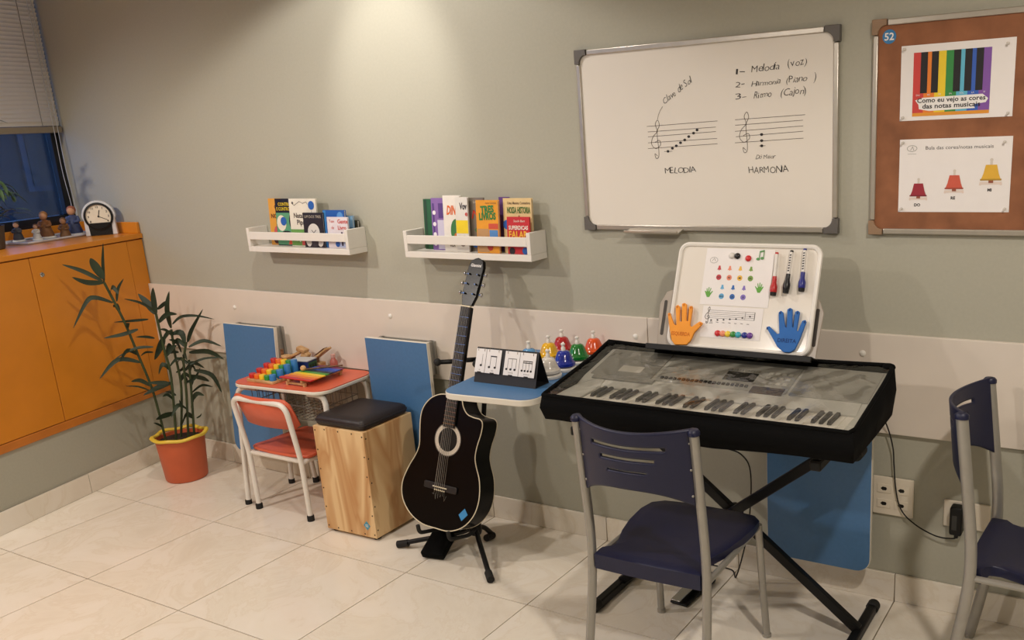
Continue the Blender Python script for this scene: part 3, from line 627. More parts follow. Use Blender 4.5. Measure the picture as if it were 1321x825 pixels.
# ================================================================== NAVY CHAIRS
def chair(loc, rz, label):
    t = thing('stacking_chair', label, 'chair', loc, (0, 0, rz), 'navy plastic chairs')
    for s in (-1, 1):
        rear = catmull([(s*.200, -.275, .008), (s*.197, -.245, .16), (s*.192, -.215, .36), (s*.190, -.210, .50), (s*.188, -.228, .68), (s*.186, -.252, .885)], 6)
        build(MB().tube(rear, .0135, 10, sx=1.25, ref=(0, 1, 0)), 'rear_leg', m_grey, t, smooth=True)
        build(MB().tube(catmull([(s*.200, .240, .008), (s*.194, .222, .2), (s*.188, .205, .425)], 5), .0125, 10), 'front_leg', m_grey, t, smooth=True)
        build(MB().lathe([(.015, 0), (.015, .012), (.012, .014)], 12, c=(s*.200, -.275, 0)), 'foot', m_grey, t, smooth=True)
        build(MB().lathe([(.015, 0), (.015, .012), (.012, .014)], 12, c=(s*.200, .240, 0)), 'foot', m_grey, t, smooth=True)
        build(MB().tube([(s*.188, -.20, .418), (s*.188, .205, .418)], .010, 8), 'seat_rail', m_grey, t, smooth=True)
    # seat: rounded front, notched towards the uprights
    half = [(0, .250), (.10, .248), (.165, .235), (.196, .195), (.202, .13), (.196, .04), (.180, -.04), (.158, -.105), (.150, -.135), (.158, -.165), (.178, -.182)]
    out = [(a, b) for a, b in half] + [(.176, -.222)] + [(.10, -.224), (0, -.226), (-.10, -.224)] + [(-.176, -.222)] + [(-a, b) for a, b in reversed(half[1:])]
    mb = MB(); n = len(out)
    def zt(x, y, k): return .452 - .016*(1-(x/.2)**2)*max(0, 1-abs(y)/.25)*k - (.012*max(0, (y-.12)/.13)**2)
    rings = [(1., 1, 0.), (.97, 1, .004), (.8, 1, .004), (.55, 1, .004), (.28, 1, .004)]
    base = len(mb.v); vs = []; fs = []
    for sc, k, up in rings:
        for a, b in out: vs.append((a*sc, b*sc, zt(a*sc, b*sc, k)+up-.004))
    vs.append((0, 0, zt(0, 0, 1)))
    for i in range(len(rings)-1):
        for q in range(n): fs.append((i*n+q, i*n+(q+1) % n, (i+1)*n+(q+1) % n, (i+1)*n+q))
    L = (len(rings)-1)*n
    for q in range(n): fs.append((L+q, L+(q+1) % n, len(vs)-1))
    o2 = len(vs)
    for a, b in out: vs.append((a*.995, b*.995, zt(a, b, 1)-.030 - (.022 if b < -.17 else 0)))
    for q in range(n): fs.append((q, (q+1) % n, o2+(q+1) % n, o2+q))
    fs.append(tuple(o2+q for q in range(n)))
    mb.add(vs, fs); build(mb, 'seat', m_navy, t, smooth=50)
    # back: curved shell with three slots
    nu, nv = 48, 30; g = {}; vs = []; fs = []
    def S(u, v):
        zb = .660 + .058*(1-abs(u)**2.6); ztp = .902 - .010*(1-u*u)
        z = zb+(ztp-zb)*v; y = -.226 - .072*(1-u*u) - (z-.68)*.100
        return (u*.184, y, z)
    for i in range(nu+1):
        for j in range(nv+1): vs.append(S(-1+2*i/nu, j/nv))
    for i in range(nu):
        for j in range(nv):
            u = -1+2*(i+.5)/nu; v = (j+.5)/nv
            if (.70 < v < .76 and -.62 < u < .62) or (.50 < v < .56 and -.46 < u < .46) or (.29 < v < .35 and -.32 < u < .32): continue
            a = i*(nv+1)+j; fs.append((a, a+nv+1, a+nv+2, a+1))
    bk = build(MB().add(vs, fs), 'backrest', m_navy, t, smooth=50, recalc=False)
    so = bk.modifiers.new('thick', 'SOLIDIFY'); so.thickness = .009; so.offset = 0
    for s in (-1, 1):
        build(MB().lathe([(.0165, 0), (.0165, .010), (.012, .016), (.001, .018)], 12, c=(s*.186, -.2525, .884), sy=1.2), 'top_cap', m_navy, t, smooth=True)
        for z in (.70, .78, .86): build(MB().ball((s*.172, -.240-(z-.68)*.085, z), .0042, 8, 6), 'rivet', m_grey, t, smooth=True)
    return t
chair((2.442, -.660, 0), R(1), 'navy plastic chair with grey legs in front of the keyboard')
chair((3.508, -.345, 0), R(-92), 'navy plastic chair seen side-on beside the plug socket')

# ================================================================== CHILD'S TABLE AND CHAIR
kt = thing('child_desk', 'small desk with coral top and white curved legs holding toys', 'desk', (.262, -.212, 0), (0, 0, R(4)))
tp = rrect(-.285, .285, -.178, .178, .07, 8)
build(MB().prism_z(rrect(-.283, .283, -.176, .176, .069, 8), .6265, .630), 'coral_top', m_red, kt)
build(MB().prism_z(tp, .610, .6264), 'edge_band', m_offw, kt, bevel=.004)
for sx in (-1, 1):
    for sy in (-1, 1):
        ex, fx_ = (.285, .335) if sx < 0 else (.258, .262)
        p = fillet([(sx*.16, sy*.135, .600), (sx*ex, sy*.135, .600), (sx*fx_, sy*.140, .010)], .07, 8)
        lg = build(MB().tube(p, .0125, 10), 'leg', m_wtube, kt, smooth=True)
        build(MB().lathe([(.016, 0), (.016, .02), (.0135, .024)], 12, c=(sx*(fx_+.0005), sy*.14, 0)), 'rubber_foot', m_rubber, lg, smooth=True)
wb_ = MB(); m_wire = M('wire_grey', (126, 122, 114), .45, .4)
for z in (.47, .53, .585):
    wb_.tube([(-.21, -.12, z), (.21, -.12, z), (.21, .12, z), (-.21, .12, z)], .0022, 6, closed=True)
for k in range(13):
    x = -.21+k*.035; wb_.tube([(x, -.12, .595), (x, -.12, .47), (x, .12, .47), (x, .12, .595)], .0018, 5)
for k in range(7):
    y = -.12+k*.04; wb_.tube([(-.21, y, .595), (-.21, y, .47), (.21, y, .47), (.21, y, .595)], .0018, 5)
build(wb_, 'wire_basket', m_wire, kt)

kc = thing('child_chair', 'small white tube chair with coral seat and back', 'chair', (.212, -.215, 0))
RW = .178
fr_ = fillet([(-RW, -.175, .010), (-RW, -.180, .30), (-RW-.002, -.222, .572), (RW+.002, -.222, .572), (RW, -.180, .30), (RW, -.175, .010)], .055, 7)
build(MB().tube(fr_, .0125, 10), 'back_frame', m_wtube, kc, smooth=True)
for s in (-1, 1):
    p = fillet([(s*RW, -.176, .285), (s*RW, .150, .285), (s*(RW+.005), .180, .010)], .05, 7)
    build(MB().tube(p, .0115, 10), 'side_frame', m_wtube, kc, smooth=True)
    for y in (-.175, .180):
        build(MB().lathe([(.0165, 0), (.0165, .024), (.014, .028)], 12, c=(s*(RW+(.005 if y > 0 else 0)), y, 0)), 'rubber_foot', m_rubber, kc, smooth=True)
build(MB().tube([(-RW, -.172, .288), (RW, -.172, .288)], .010, 8), 'cross_bar', m_wtube, kc, smooth=True)
sp = [(q.x, q.y) for q in catmull([(a, b, 0) for a, b in ((-.165, -.160), (.165, -.160), (.185, -.05), (.180, .12), (.14, .165), (-.14, .165), (-.180, .12), (-.185, -.05))], 5, True)]
build(MB().prism_z(sp, .298, .312), 'seat', m_red, kc, bevel=.004)
vs = []; fs = []; nu = 16
for i in range(nu+1):
    u = -1+2*i/nu; x = u*.186; y = -.188-.030*(1-u*u); e = .022*max(0, (abs(u)-.8)/.2)**2
    for z, dy_ in ((.440+e, .03), (.52, .008), (.592-e, -.014)): vs.append((x, y+dy_, z))
for i in range(nu):
    for j in range(2): a = i*3+j; fs.append((a, a+3, a+4, a+1))
bk = build(MB().add(vs, fs), 'backrest', m_red, kc, smooth=True, recalc=False)
so = bk.modifiers.new('thick', 'SOLIDIFY'); so.thickness = .009; so.offset = 0

# ---- toys on the little desk
DZ = .6302
pb = thing('peg_board', 'pale wooden base board for the coloured pegs', 'toy', (.146, -.275, DZ))
build(MB().prism_z(rrect(-.090, .090, -.088, .088, .008, 3), 0, .013), 'board', m_wood, pb, bevel=.002)
PC = (('red', (196, 36, 30)), ('orange', (230, 106, 30)), ('yellow', (240, 196, 40)), ('green', (40, 138, 58)), ('blue', (48, 122, 188)))
HN = ('shortest', 'second shortest', 'second tallest', 'tallest')
for c, (cn, rgb) in enumerate(PC):
    m = M('peg_'+cn, rgb, .35, var=.05)
    for r_ in range(4):
        hh = .022+.013*r_ + (.006 if c == 4 else 0)
        o = build(MB().lathe([(.0145, 0), (.0155, .001), (.0155, hh-.002), (.0140, hh), (.001, hh)], 18), 'peg', m, smooth=True, loc=(.146-.070+c*.035, -.275-.064+r_*.043, DZ+.0132))
        tag(o, 'the %s %s wooden cylinder peg' % (HN[r_], cn), 'peg', 'pegs on the sorting board')
xy = thing('toy_xylophone', 'toy xylophone with rainbow bars on a wooden stand', 'xylophone', (.357, -.225, DZ))
for s in (-1, 1):
    build(MB().obox((s*.052, 0, .022), (.012, .225, .012), Matrix.Rotation(R(s*-5), 3, 'Z')), 'rail', m_wood, xy)
    for y in (-.105, .105): build(MB().box(s*.055-.006, s*.055+.006, y-.006, y+.006, 0, .016), 'foot', m_wood, xy)
for y in (-.105, .105): build(MB().box(-.05, .05, y-.004, y+.004, .006, .013), 'cross_bar', m_wood, xy)
XCOL = ((196, 40, 36), (226, 110, 36), (238, 160, 40), (240, 206, 50), (70, 150, 60), (40, 60, 70), (40, 76, 160), (50, 90, 190), (116, 60, 100))
for k, c in enumerate(XCOL):
    L_ = .205-.0055*k
    build(MB().box(-L_/2, L_/2, -.0105, .0105, .0285, .0345), 'bar', M('bar_%d' % k, c, .3, var=.05), xy, bevel=.0015, loc=(0, -.100+k*.025, 0))
ml = thing('mallet', 'small mallet with round wooden head lying on the xylophone', 'mallet', (.32, -.20, DZ+.0455), (0, 0, R(18)))
build(MB().ball((-.035, -.015, .003), .0135, 14, 10), 'head', m_wood, ml, smooth=True)
build(MB().tube([(-.028, -.011, -.0035), (.115, .075, -.0065)], .004, 8), 'stick', m_dwood, ml, smooth=True)
bx = thing('toy_box', 'small dark blue box with grey lid and green side', 'box', (.200, -.145, DZ), (0, 0, R(12)))
build(MB().box(-.052, .052, -.034, .034, 0, .060), 'body', M('box_blue', (26, 46, 104), .4), bx, bevel=.002)
build(MB().box(-.054, .054, -.036, .036, .0602, .066), 'lid', M('box_lid', (186, 190, 190), .4), bx, bevel=.002)
build(MB().box(.0521, .0535, -.030, .030, .006, .054), 'side_label', M('box_green', (40, 96, 58), .4), bx)
for k in (-1, 0, 1): build(MB().box(.0536, .0545, k*.019-.006, k*.019+.006, .015, .045), 'print', M('box_print', (20, 40, 26), .5), bx)
# wooden toys behind
ty = thing('wooden_toy_animal', 'brown wooden jointed toy animal at the back of the desk', 'toy', (.060, -.088, DZ), (0, 0, R(8)))
build(MB().obox((-.03, 0, .030), (.085, .040, .030), Matrix.Rotation(R(-4), 3, 'Y')), 'body', m_dwood, ty, bevel=.010, seg=3)
build(MB().lathe([(.030, 0), (.031, .006), (.026, .011), (.001, .012)], 18, c=(-.035, -.002, .046), sy=.7), 'saddle', m_wood, ty, smooth=True)
build(MB().obox((.030, 0, .066), (.075, .034, .014), Matrix.Rotation(R(-24), 3, 'Y')), 'neck', m_wood, ty, bevel=.004)
build(MB().obox((.068, 0, .088), (.055, .036, .024), Matrix.Rotation(R(18), 3, 'Y')), 'head', m_wood, ty, bevel=.007, seg=3)
build(MB().obox((.082, 0, .060), (.040, .030, .040), Matrix.Rotation(R(28), 3, 'Y')), 'chest', m_wood, ty, bevel=.006)
build(MB().tube([(-.062, 0, .04), (-.060, 0, .085)], [.006, .009], 8), 'tail', m_dwood, ty, smooth=True)
for x in (-.055, .020):
    for y in (-.016, .016): build(MB().tube([(x, y, .001), (x+.004, y, .028)], .008, 8), 'leg', m_dwood, ty, smooth=True)
for y in (-.018, .018): build(MB().tube([(.085, y, .001), (.082, y, .05)], .007, 8), 'leg', m_wood, ty, smooth=True)
ty2 = thing('wooden_clapper', 'flat wooden clapper with tilted lid beside the toy animal', 'toy', (.222, -.075, DZ), (0, 0, R(6)))
build(MB().obox((-.010, 0, .018), (.075, .042, .034), Matrix.Identity(3)), 'block', m_wood, ty2, bevel=.004)
build(MB().obox((.030, 0, .078), (.105, .044, .010), Matrix.Rotation(R(-32), 3, 'Y')), 'lid', m_wood, ty2, bevel=.003)
build(MB().obox((.026, -.001, .088), (.070, .030, .003), Matrix.Rotation(R(-32), 3, 'Y')), 'lid_panel', m_dwood, ty2)
build(MB().tube([(-.004, 0, .034), (-.006, 0, .062)], .010, 10), 'hinge', m_dwood, ty2, smooth=True)
tm = thing('shaker_bottle', 'small reddish translucent shaker by the rail', 'toy', (.318, -.066, DZ))
build(MB().lathe([(.016, 0), (.018, .003), (.018, .045), (.010, .056), (.009, .062), (.001, .063)], 16), 'body', M('shaker_red', (176, 96, 84), .3), tm, smooth=True)
build(MB().lathe([(.0105, .0625), (.0105, .078), (.001, .079)], 14), 'cap', M('shaker_cap', (206, 160, 150), .4), tm, smooth=True)

# ================================================================== BOX DRUM (CAJON) AND CUSHION
cj = thing('cajon_drum', 'pine plywood box drum with blue sticker', 'drum', (.6965, -.282, 0), (0, 0, R(1.2)))
cw, cd, ch = .1475, .150, .500
build(MB().box(-cw, cw, -cd+.0045, cd, .014, ch), 'shell', m_ply, cj, bevel=.002)
build(MB().box(-cw, cw, -cd, -cd+.004, .014, ch), 'front_plate', m_ply, cj, bevel=.001)
sc0 = None
for x, z in [(sx*(cw-.010), .03+k*.09) for sx in (-1, 1) for k in range(6)] + [(-.08, .026), (0, .026), (.08, .026), (-.08, ch-.012), (0, ch-.012), (.08, ch-.012)]:
    if sc0 is None: sc0 = build(MB().lathe([(.0035, 0), (.0035, .0008), (.001, .0012)], 10, mat=Matrix.Rotation(R(90), 3, 'X')), 'screw', M('screw_dark', (70, 52, 38), .5, .5), cj, loc=(x, -cd, z))
    else: inst(sc0, cj, (x, -cd, z))
for z in (.05, .16, .27, .38, .47): inst(sc0, cj, (cw, -cd+.012, z), (0, 0, R(90)))
for sx in (-1, 1):
    for sy in (-1, 1): build(MB().lathe([(.016, 0), (.018, .014)], 14, c=(sx*.12, sy*.12, 0)), 'rubber_foot', m_rubber, cj)
stb = build(MB().prism_y([(.019, 0), (0, .022), (-.019, 0), (0, -.022)], -.0008, 0), 'sticker', M('sticker_teal', (66, 150, 178), .4), cj, loc=(.098, -cd, .068))
build(MB().text('52', 0, -.006, .012, -.0012, align='c', bold=.02), 'sticker_digits', m_paper, stb, recalc=False)
cu = thing('seat_cushion', 'flat black leatherette cushion on top of the box drum', 'cushion', (.694, -.284, .5005), (0, 0, R(1.2)))
vs = []; fs = []; op = rrect(-.143, .143, -.140, .146, .025, 4); n = len(op)
prof = [(.96, 0), (1., .010), (1.01, .024), (.985, .036), (.90, .045), (.7, .050), (.35, .052)]
for sc, z in prof: vs += [(a*sc, b*sc, z) for a, b in op]
for i in range(len(prof)-1):
    for q in range(n): fs.append((i*n+q, i*n+(q+1) % n, (i+1)*n+(q+1) % n, (i+1)*n+q))
fs += [tuple(range(n)), tuple((len(prof)-1)*n+q for q in range(n))]
build(MB().add(vs, fs), 'pad', m_leather, cu, smooth=70)
build(MB().tube([(a*1.012, b*1.012, .022) for a, b in op], .003, 6, closed=True), 'piping', m_leather, cu, smooth=True)

# ================================================================== GUITAR AND STAND
m_gloss = M('black_lacquer', (6, 6, 7), .28, var=.1, spec=.16)
m_ivory = M('ivory_binding', (224, 212, 184), .4, var=.03)
m_fret = M('fretboard', (26, 20, 18), .5, var=.2)
gt = thing('acoustic_guitar', 'glossy black cutaway acoustic guitar with pale edge binding', 'guitar', (0, 0, 0))
U = Vector((.054, .300, .952)).normalized(); W = Vector((.998, 0, -.057)); W = (W-U*W.dot(U)).normalized(); N = W.cross(U).normalized()
if N.y > 0: N = -N
gm = Matrix((W, -N, U)).transposed().to_4x4(); gm.translation = (1.243, -.42, .317)
gt.matrix_world = gm          # local: x across, -y out of the face, z along the neck
body = [(0, -.168), (.07, -.165), (.135, -.135), (.180, -.080), (.196, -.013), (.186, .060), (.160, .115), (.148, .150), (.150, .195), (.160, .245), (.161, .285), (.146, .302), (.115, .304), (.080, .312), (.056, .336), (.044, .362), (.030, .372),
        (-.030, .374), (-.075, .368), (-.118, .345), (-.148, .305), (-.156, .262), (-.150, .205), (-.142, .150), (-.154, .105), (-.182, .050), (-.204, -.020), (-.190, -.085), (-.140, -.137), (-.072, -.165)]
bo = [(q.x, q.y) for q in catmull([(a, b, 0) for a, b in body], 4, True)]
build(MB().prism_y(bo, 0, .095), 'body', m_gloss, gt, smooth=30, bevel=.0)
build(MB().tube([(a, -.0003, b) for a, b in bo], .0022, 6, closed=True), 'binding', m_ivory, gt, smooth=True)
build(MB().tube([(a, .0953, b) for a, b in bo], .0018, 6, closed=True), 'binding', m_ivory, gt, smooth=True)
HZ = .195
def ring(mb, r0, r1, y, n=40):
    vs = [(r*math.cos(2*math.pi*k/n), y, HZ+r*math.sin(2*math.pi*k/n)) for r in (r0, r1) for k in range(n)]
    return mb.add(vs, [(k, (k+1) % n, n+(k+1) % n, n+k) for k in range(n)])
build(ring(MB(), .048, .066, -.0008), 'rosette', M('rosette', (206, 196, 180), .35, var=.12, scale=160), gt, recalc=False)
build(ring(MB(), .0645, .068, -.0011), 'rosette_edge', m_ink2, gt, recalc=False)
build(MB().disc(0, HZ, .048, -.0006, 36), 'sound_hole', M('sound_hole_dark', (22, 16, 12), .9), gt, recalc=False)
NL = .735
def tw(z): return .029-(z-.25)/(NL-.25)*.0055
build(MB().prism([(-tw(.245), .245), (tw(.245), .245), (tw(NL), NL), (-tw(NL), NL)], -.009, -.0002, lambda a, b, h: (a, h, b)), 'fretboard', m_fret, gt)
build(MB().prism([(-tw(.36), .36), (tw(.36), .36), (tw(NL), NL), (-tw(NL), NL)], 0, .018, lambda a, b, h: (a*(.97 if h else 1), h, b)), 'neck', m_gloss, gt, bevel=.004)
for k in range(1, 19):
    z = NL*(2**(-k/12))
    build(MB().box(-tw(z), tw(z), -.0102, -.0088, z-.0009, z+.0009), 'fret', m_chrome, gt)
build(MB().box(-.0245, .0245, -.012, .002, NL, NL+.006), 'nut', m_ivory, gt)
hp = [(-.024, NL+.006), (.024, NL+.006), (.036, NL+.045), (.038, NL+.165), (.030, NL+.190), (.012, NL+.200), (0, NL+.204), (-.012, NL+.200), (-.030, NL+.190), (-.038, NL+.165), (-.036, NL+.045)]
hb = math.tan(R(9))
build(MB().prism(hp, -.004, .013, lambda a, b, h: (a, h+(b-NL)*hb, b)), 'headstock', m_gloss, gt, bevel=.002)
gl_ = MB().text('Giannini', 0, NL+.166, .012, -.0048, width=.052, align='c', bold=.02); gl_.v = [(a, b+(c-NL)*hb, c) for a, b, c in gl_.v]
build(gl_, 'maker_lettering', m_paper, gt, recalc=False)
for s in (-1, 1):
    for k in range(3):
        z = NL+.055+k*.040; y = (z-NL)*hb
        tn = build(MB().tube([(s*.022, y-.014, z), (s*.022, y-.004, z)], .0035, 8), 'tuner', m_chrome, gt, smooth=True)
        build(MB().tube([(s*.036, y+.006, z), (s*.050, y+.006, z)], .003, 6).ball((s*.054, y+.006, z), .008, 10, 6, (.7, 1, 1.2)), 'tuner_button', m_chrome, tn, smooth=True)
build(MB().prism_y(rrect(-.085, .085, -.014, .014, .006, 3), -.007, -.0002), 'bridge', m_fret, gt, bevel=.002)
build(MB().box(-.036, .036, -.0105, -.007, -.002, .002), 'saddle', m_ivory, gt)
for k in range(6):
    x = -.024+k*.0096; xn = -.018+k*.0072
    build(MB().tube([(x, -.0075, -.012), (x, -.0112, 0), (xn, -.0128, NL+.003)], .0006+.00012*(5-k), 5), 'string', m_grey, gt)
    build(MB().ball((x, -.0078, -.013), .0032, 8, 5), 'bridge_pin', m_ivory, gt)
    build(MB().tube([(x, -.008, -.014), (x-.006+.002*k, -.004, -.034-.006*((k*3) % 4)), (x-.014+.005*k, -.003, -.030)], .0005, 4), 'string_end', m_grey, gt)
ds = build(MB().prism_y([(.022, .004), (.004, .026), (-.022, -.004), (-.004, -.026)], -.0012, -.0003), 'sticker', M('sticker_sky', (60, 140, 200), .4), gt, loc=(.130, 0, -.085))
# stand
gs = thing('guitar_stand', 'black tripod guitar stand under the guitar', 'guitar stand', (1.305, -.31, 0))
hub = Vector((0, 0, .100))
build(MB().lathe([(.022, .075), (.026, .085), (.026, .125), (.018, .135)], 16), 'hub', m_black, gs, smooth=True)
for fx, fy in ((-.333, -.124), (-.008, .117), (.234, -.209)):
    d = Vector((fx, fy, 0)); e = d.normalized()
    p = fillet([hub+e*.015, hub+e*.06+Vector((0, 0, -.02)), Vector((fx, fy, .017))], .05, 4)
    lg = build(MB().tube(p, .0105, 10), 'leg', m_black, gs, smooth=True)
    build(MB().tube([Vector((fx, fy, .016))-e*.05+Vector((0, 0, .008)), Vector((fx, fy, .016))], .0155, 12), 'rubber_tip', m_rubber, gs, smooth=True)
build(MB().tube([(0, .010, .13), (.014, .080, .45), (.018, .128, .68), (.016, .122, .80)], .010, 10), 'pole', m_black, gs, smooth=True)
build(MB().tube(catmull([(-.145, .040, .795), (-.110, .082, .790), (-.04, .112, .795), (.012, .120, .800), (.055, .085, .806), (.060, .040, .806)], 5), .010, 8), 'neck_yoke', m_black, gs, smooth=True)
build(MB().ball((-.145, .040, .795), .016, 10, 8).ball((.060, .038, .806), .016, 10, 8), 'yoke_tips', m_rubber, gs, smooth=True)
for s in (-1, 1):
    a0 = Vector((s*.015, -.01, .11)); a1 = Vector((-.055+s*.075, -.060, .100)); a2 = Vector((-.060+s*.08, -.182, .132)); a3 = Vector((-.060+s*.08, -.186, .168))
    build(MB().tube(fillet([a0, a1, a2, a3], .025, 4), .0085, 8), 'cradle_arm', m_rubber, gs, smooth=True)
pr = build(MB().obox((-.130, -.075, .052), (.105, .175, .034), Matrix.Rotation(R(12), 3, 'Z') @ Matrix.Rotation(R(22), 3, 'X')), 'padded_rest', m_bfab, gs, bevel=.008, seg=3)

# ================================================================== POTTED PLANT
pl = thing('potted_plant', 'leafy dracaena in an orange pot with yellow rim', 'plant', (-.695, -.265, 0))
def oct_ring(r, z, k=1.): return [(r*math.cos(R(22.5+45*i/3))*1., r*math.sin(R(22.5+45*i/3))) for i in range(24)]
build(MB().lathe([(.100, .002), (.104, .010), (.118, .20), (.121, .232), (.112, .232), (.108, .20), (.06, .198)], 30), 'pot', m_pot, pl, smooth=35)
rp_ = []
for i in range(36):
    a = 2*math.pi*i/36; r = .127*(1+.035*math.cos(6*a)); rp_.append((r*math.cos(a), r*math.sin(a), .240+.004*math.cos(6*a)))
build(MB().tube(rp_, .0115, 8, closed=True, sx=.8), 'rim', m_yel, pl, smooth=True)
build(MB().lathe([(.109, .205), (.111, .214), (.05, .222), (.001, .220)], 24), 'soil', m_soil, pl, smooth=True)
STEMS=[
  [(-0.055, -0.05, 0.205), (-0.062, -0.062, 0.481), (-0.081, -0.091, 0.689), (-0.096, -0.115, 0.852), (-0.111, -0.14, 0.972), (-0.125, -0.162, 1.071)],
  [(0.012, -0.037, 0.205), (0.03, -0.009, 0.557), (0.026, -0.016, 0.719), (0.023, -0.02, 0.891)],
  [(-0.026, 0.015, 0.205), (-0.001, 0.055, 0.482), (-0.001, 0.055, 0.66), (0.001, 0.059, 0.793)],
  [(0.034, 0.017, 0.205), (0.051, 0.044, 0.463), (0.059, 0.056, 0.624), (0.074, 0.081, 0.727)],
  [(0.025, 0.058, 0.205), (0.039, 0.08, 0.451), (0.047, 0.094, 0.627)],
]
LEAVES=[
 ([(-0.125, -0.162, 1.071), (-0.135, -0.144, 1.162), (-0.141, -0.118, 1.258)], 0.0102), ([(-0.124, -0.16, 1.089), (-0.135, -0.184, 1.156), (-0.139, -0.196, 1.195)], 0.0235),
 ([(-0.128, -0.166, 1.078), (-0.176, -0.226, 1.136), (-0.226, -0.288, 1.176)], 0.0127), ([(-0.125, -0.162, 1.071), (-0.156, -0.225, 1.081), (-0.181, -0.278, 1.114)], 0.0159),
 ([(-0.115, -0.145, 0.966), (-0.147, -0.209, 1.002), (-0.164, -0.247, 0.984), (-0.199, -0.314, 0.869)], 0.014), ([(-0.105, -0.131, 0.97), (-0.123, -0.101, 1.028), (-0.131, -0.057, 1.071)], 0.0089),
 ([(0.023, -0.02, 0.891), (-0.02, -0.024, 0.941), (-0.068, -0.036, 0.993)], 0.0209), ([(0.023, -0.02, 0.891), (0.044, -0.031, 0.972), (0.068, -0.038, 1.031)], 0.0153),
 ([(0.024, -0.019, 0.904), (-0.022, -0.06, 0.955), (-0.073, -0.109, 0.981)], 0.0089), ([(0.028, -0.012, 0.915), (0.029, 0.026, 0.934), (0.021, 0.047, 0.942)], 0.0127),
 ([(0.002, 0.059, 0.8), (0.031, 0.04, 0.905), (0.072, 0.041, 0.998)], 0.0166), ([(0.007, 0.067, 0.819), (0.03, 0.108, 0.851), (0.08, 0.16, 0.848), (0.142, 0.215, 0.822)], 0.0089),
 ([(0.077, 0.086, 0.726), (0.112, 0.097, 0.792), (0.168, 0.142, 0.892)], 0.0127), ([(-0.04, -0.026, 0.862), (-0.078, -0.083, 0.865), (-0.124, -0.154, 0.869)], 0.0089),
 ([(-0.069, -0.072, 0.818), (-0.098, -0.137, 0.804), (-0.135, -0.214, 0.8)], 0.0127), ([(0.002, -0.054, 0.727), (-0.061, -0.109, 0.728), (-0.134, -0.179, 0.687)], 0.0102),
 ([(-0.078, -0.087, 0.648), (-0.122, -0.175, 0.68), (-0.164, -0.26, 0.6)], 0.014), ([(0.009, -0.043, 0.771), (0.01, -0.088, 0.788), (0.009, -0.139, 0.799)], 0.0089),
 ([(0.03, -0.008, 0.771), (0.018, -0.031, 0.722), (0.001, -0.06, 0.662)], 0.0217), ([(-0.001, 0.055, 0.767), (0.038, 0.086, 0.77), (0.056, 0.082, 0.705)], 0.0191),
 ([(0.078, 0.087, 0.699), (0.128, 0.145, 0.722), (0.183, 0.2, 0.684)], 0.0127), ([(0.076, 0.084, 0.672), (0.118, 0.162, 0.662), (0.162, 0.215, 0.609)], 0.0166),
 ([(0.07, 0.074, 0.606), (0.125, 0.129, 0.631), (0.191, 0.2, 0.626)], 0.0076), ([(0.055, 0.107, 0.569), (0.103, 0.17, 0.529), (0.125, 0.195, 0.427)], 0.014),
 ([(0.04, 0.083, 0.547), (0.059, 0.139, 0.52), (0.065, 0.175, 0.49)], 0.0166), ([(0.039, 0.08, 0.451), (0.04, 0.144, 0.475), (0.044, 0.205, 0.449)], 0.0089),
 ([(-0.023, 0.019, 0.517), (-0.035, -0.047, 0.507), (-0.052, -0.123, 0.486)], 0.0191), ([(0.021, -0.022, 0.533), (-0.004, -0.06, 0.541), (-0.033, -0.102, 0.549)], 0.0127),
 ([(-0.07, -0.075, 0.497), (-0.082, -0.123, 0.53), (-0.098, -0.177, 0.546)], 0.0051), ([(0.009, 0.071, 0.67), (0.013, 0.028, 0.681), (0.016, -0.018, 0.679)], 0.0102),
 ([(-0.043, -0.032, 0.691), (-0.049, -0.068, 0.699), (-0.049, -0.098, 0.687)], 0.0064), ([(-0.032, 0.006, 0.354), (-0.032, -0.051, 0.357), (-0.027, -0.098, 0.352)], 0.0166),
 ([(-0.017, 0.029, 0.446), (-0.034, 0.015, 0.462), (-0.055, -0.004, 0.472)], 0.0089), ([(0.039, 0.082, 0.311), (0.068, 0.087, 0.326), (0.09, 0.082, 0.344)], 0.0051),
 ([(0.065, 0.066, 0.622), (0.081, 0.098, 0.615), (0.094, 0.127, 0.622)], 0.0089), ([(0.015, 0.081, 0.668), (0.033, 0.052, 0.73), (0.042, 0.009, 0.754)], 0.0115),
 ([(-0.057, -0.054, 0.293), (-0.043, -0.08, 0.317), (-0.031, -0.112, 0.338)], 0.0076), ([(0.05, 0.042, 0.518), (0.053, 0.1, 0.523), (0.05, 0.149, 0.572)], 0.0089),
 ([(-0.006, 0.046, 0.566), (-0.007, 0.094, 0.581), (-0.03, 0.105, 0.631)], 0.0089), ([(0.031, 0.069, 0.37), (0.026, 0.097, 0.417), (0.028, 0.137, 0.433)], 0.0064),
]
SH = Vector((.015, -.005, 0))
for s_ in STEMS:
    build(MB().tube([Vector(p)+SH for p in catmull(s_, 5)], .0062, 7), 'stem', m_stem, pl, smooth=True)
def leaf_mesh(pts, w, side=None, fold=.25):
    P = catmull(pts, 5); n = len(P)-1; mb = MB(); vs = []; fs = []
    for i, p in enumerate(P):
        t = (P[min(i+1, n)]-P[max(i-1, 0)]).normalized()
        s = t.cross(Vector((0, 0, 1)) if abs(t.z) < .95 else Vector((1, 0, 0))).normalized()
        if side is not None: s = (Vector(side)-t*Vector(side).dot(t)).normalized()
        nn = s.cross(t).normalized(); f = i/n
        ww = w*max(.04, math.sin(math.pi*min(1, f*.93+.06))**.75*(1.15-.4*f))
        vs += [p-s*ww+nn*ww*fold, p, p+s*ww+nn*ww*fold]
    for i in range(n):
        a = i*3; fs += [(a, a+1, a+4, a+3), (a+1, a+2, a+5, a+4)]
    return mb.add(vs, fs)
VD = Vector((.84, -.50, .2)).normalized(); prn = random.Random(5)
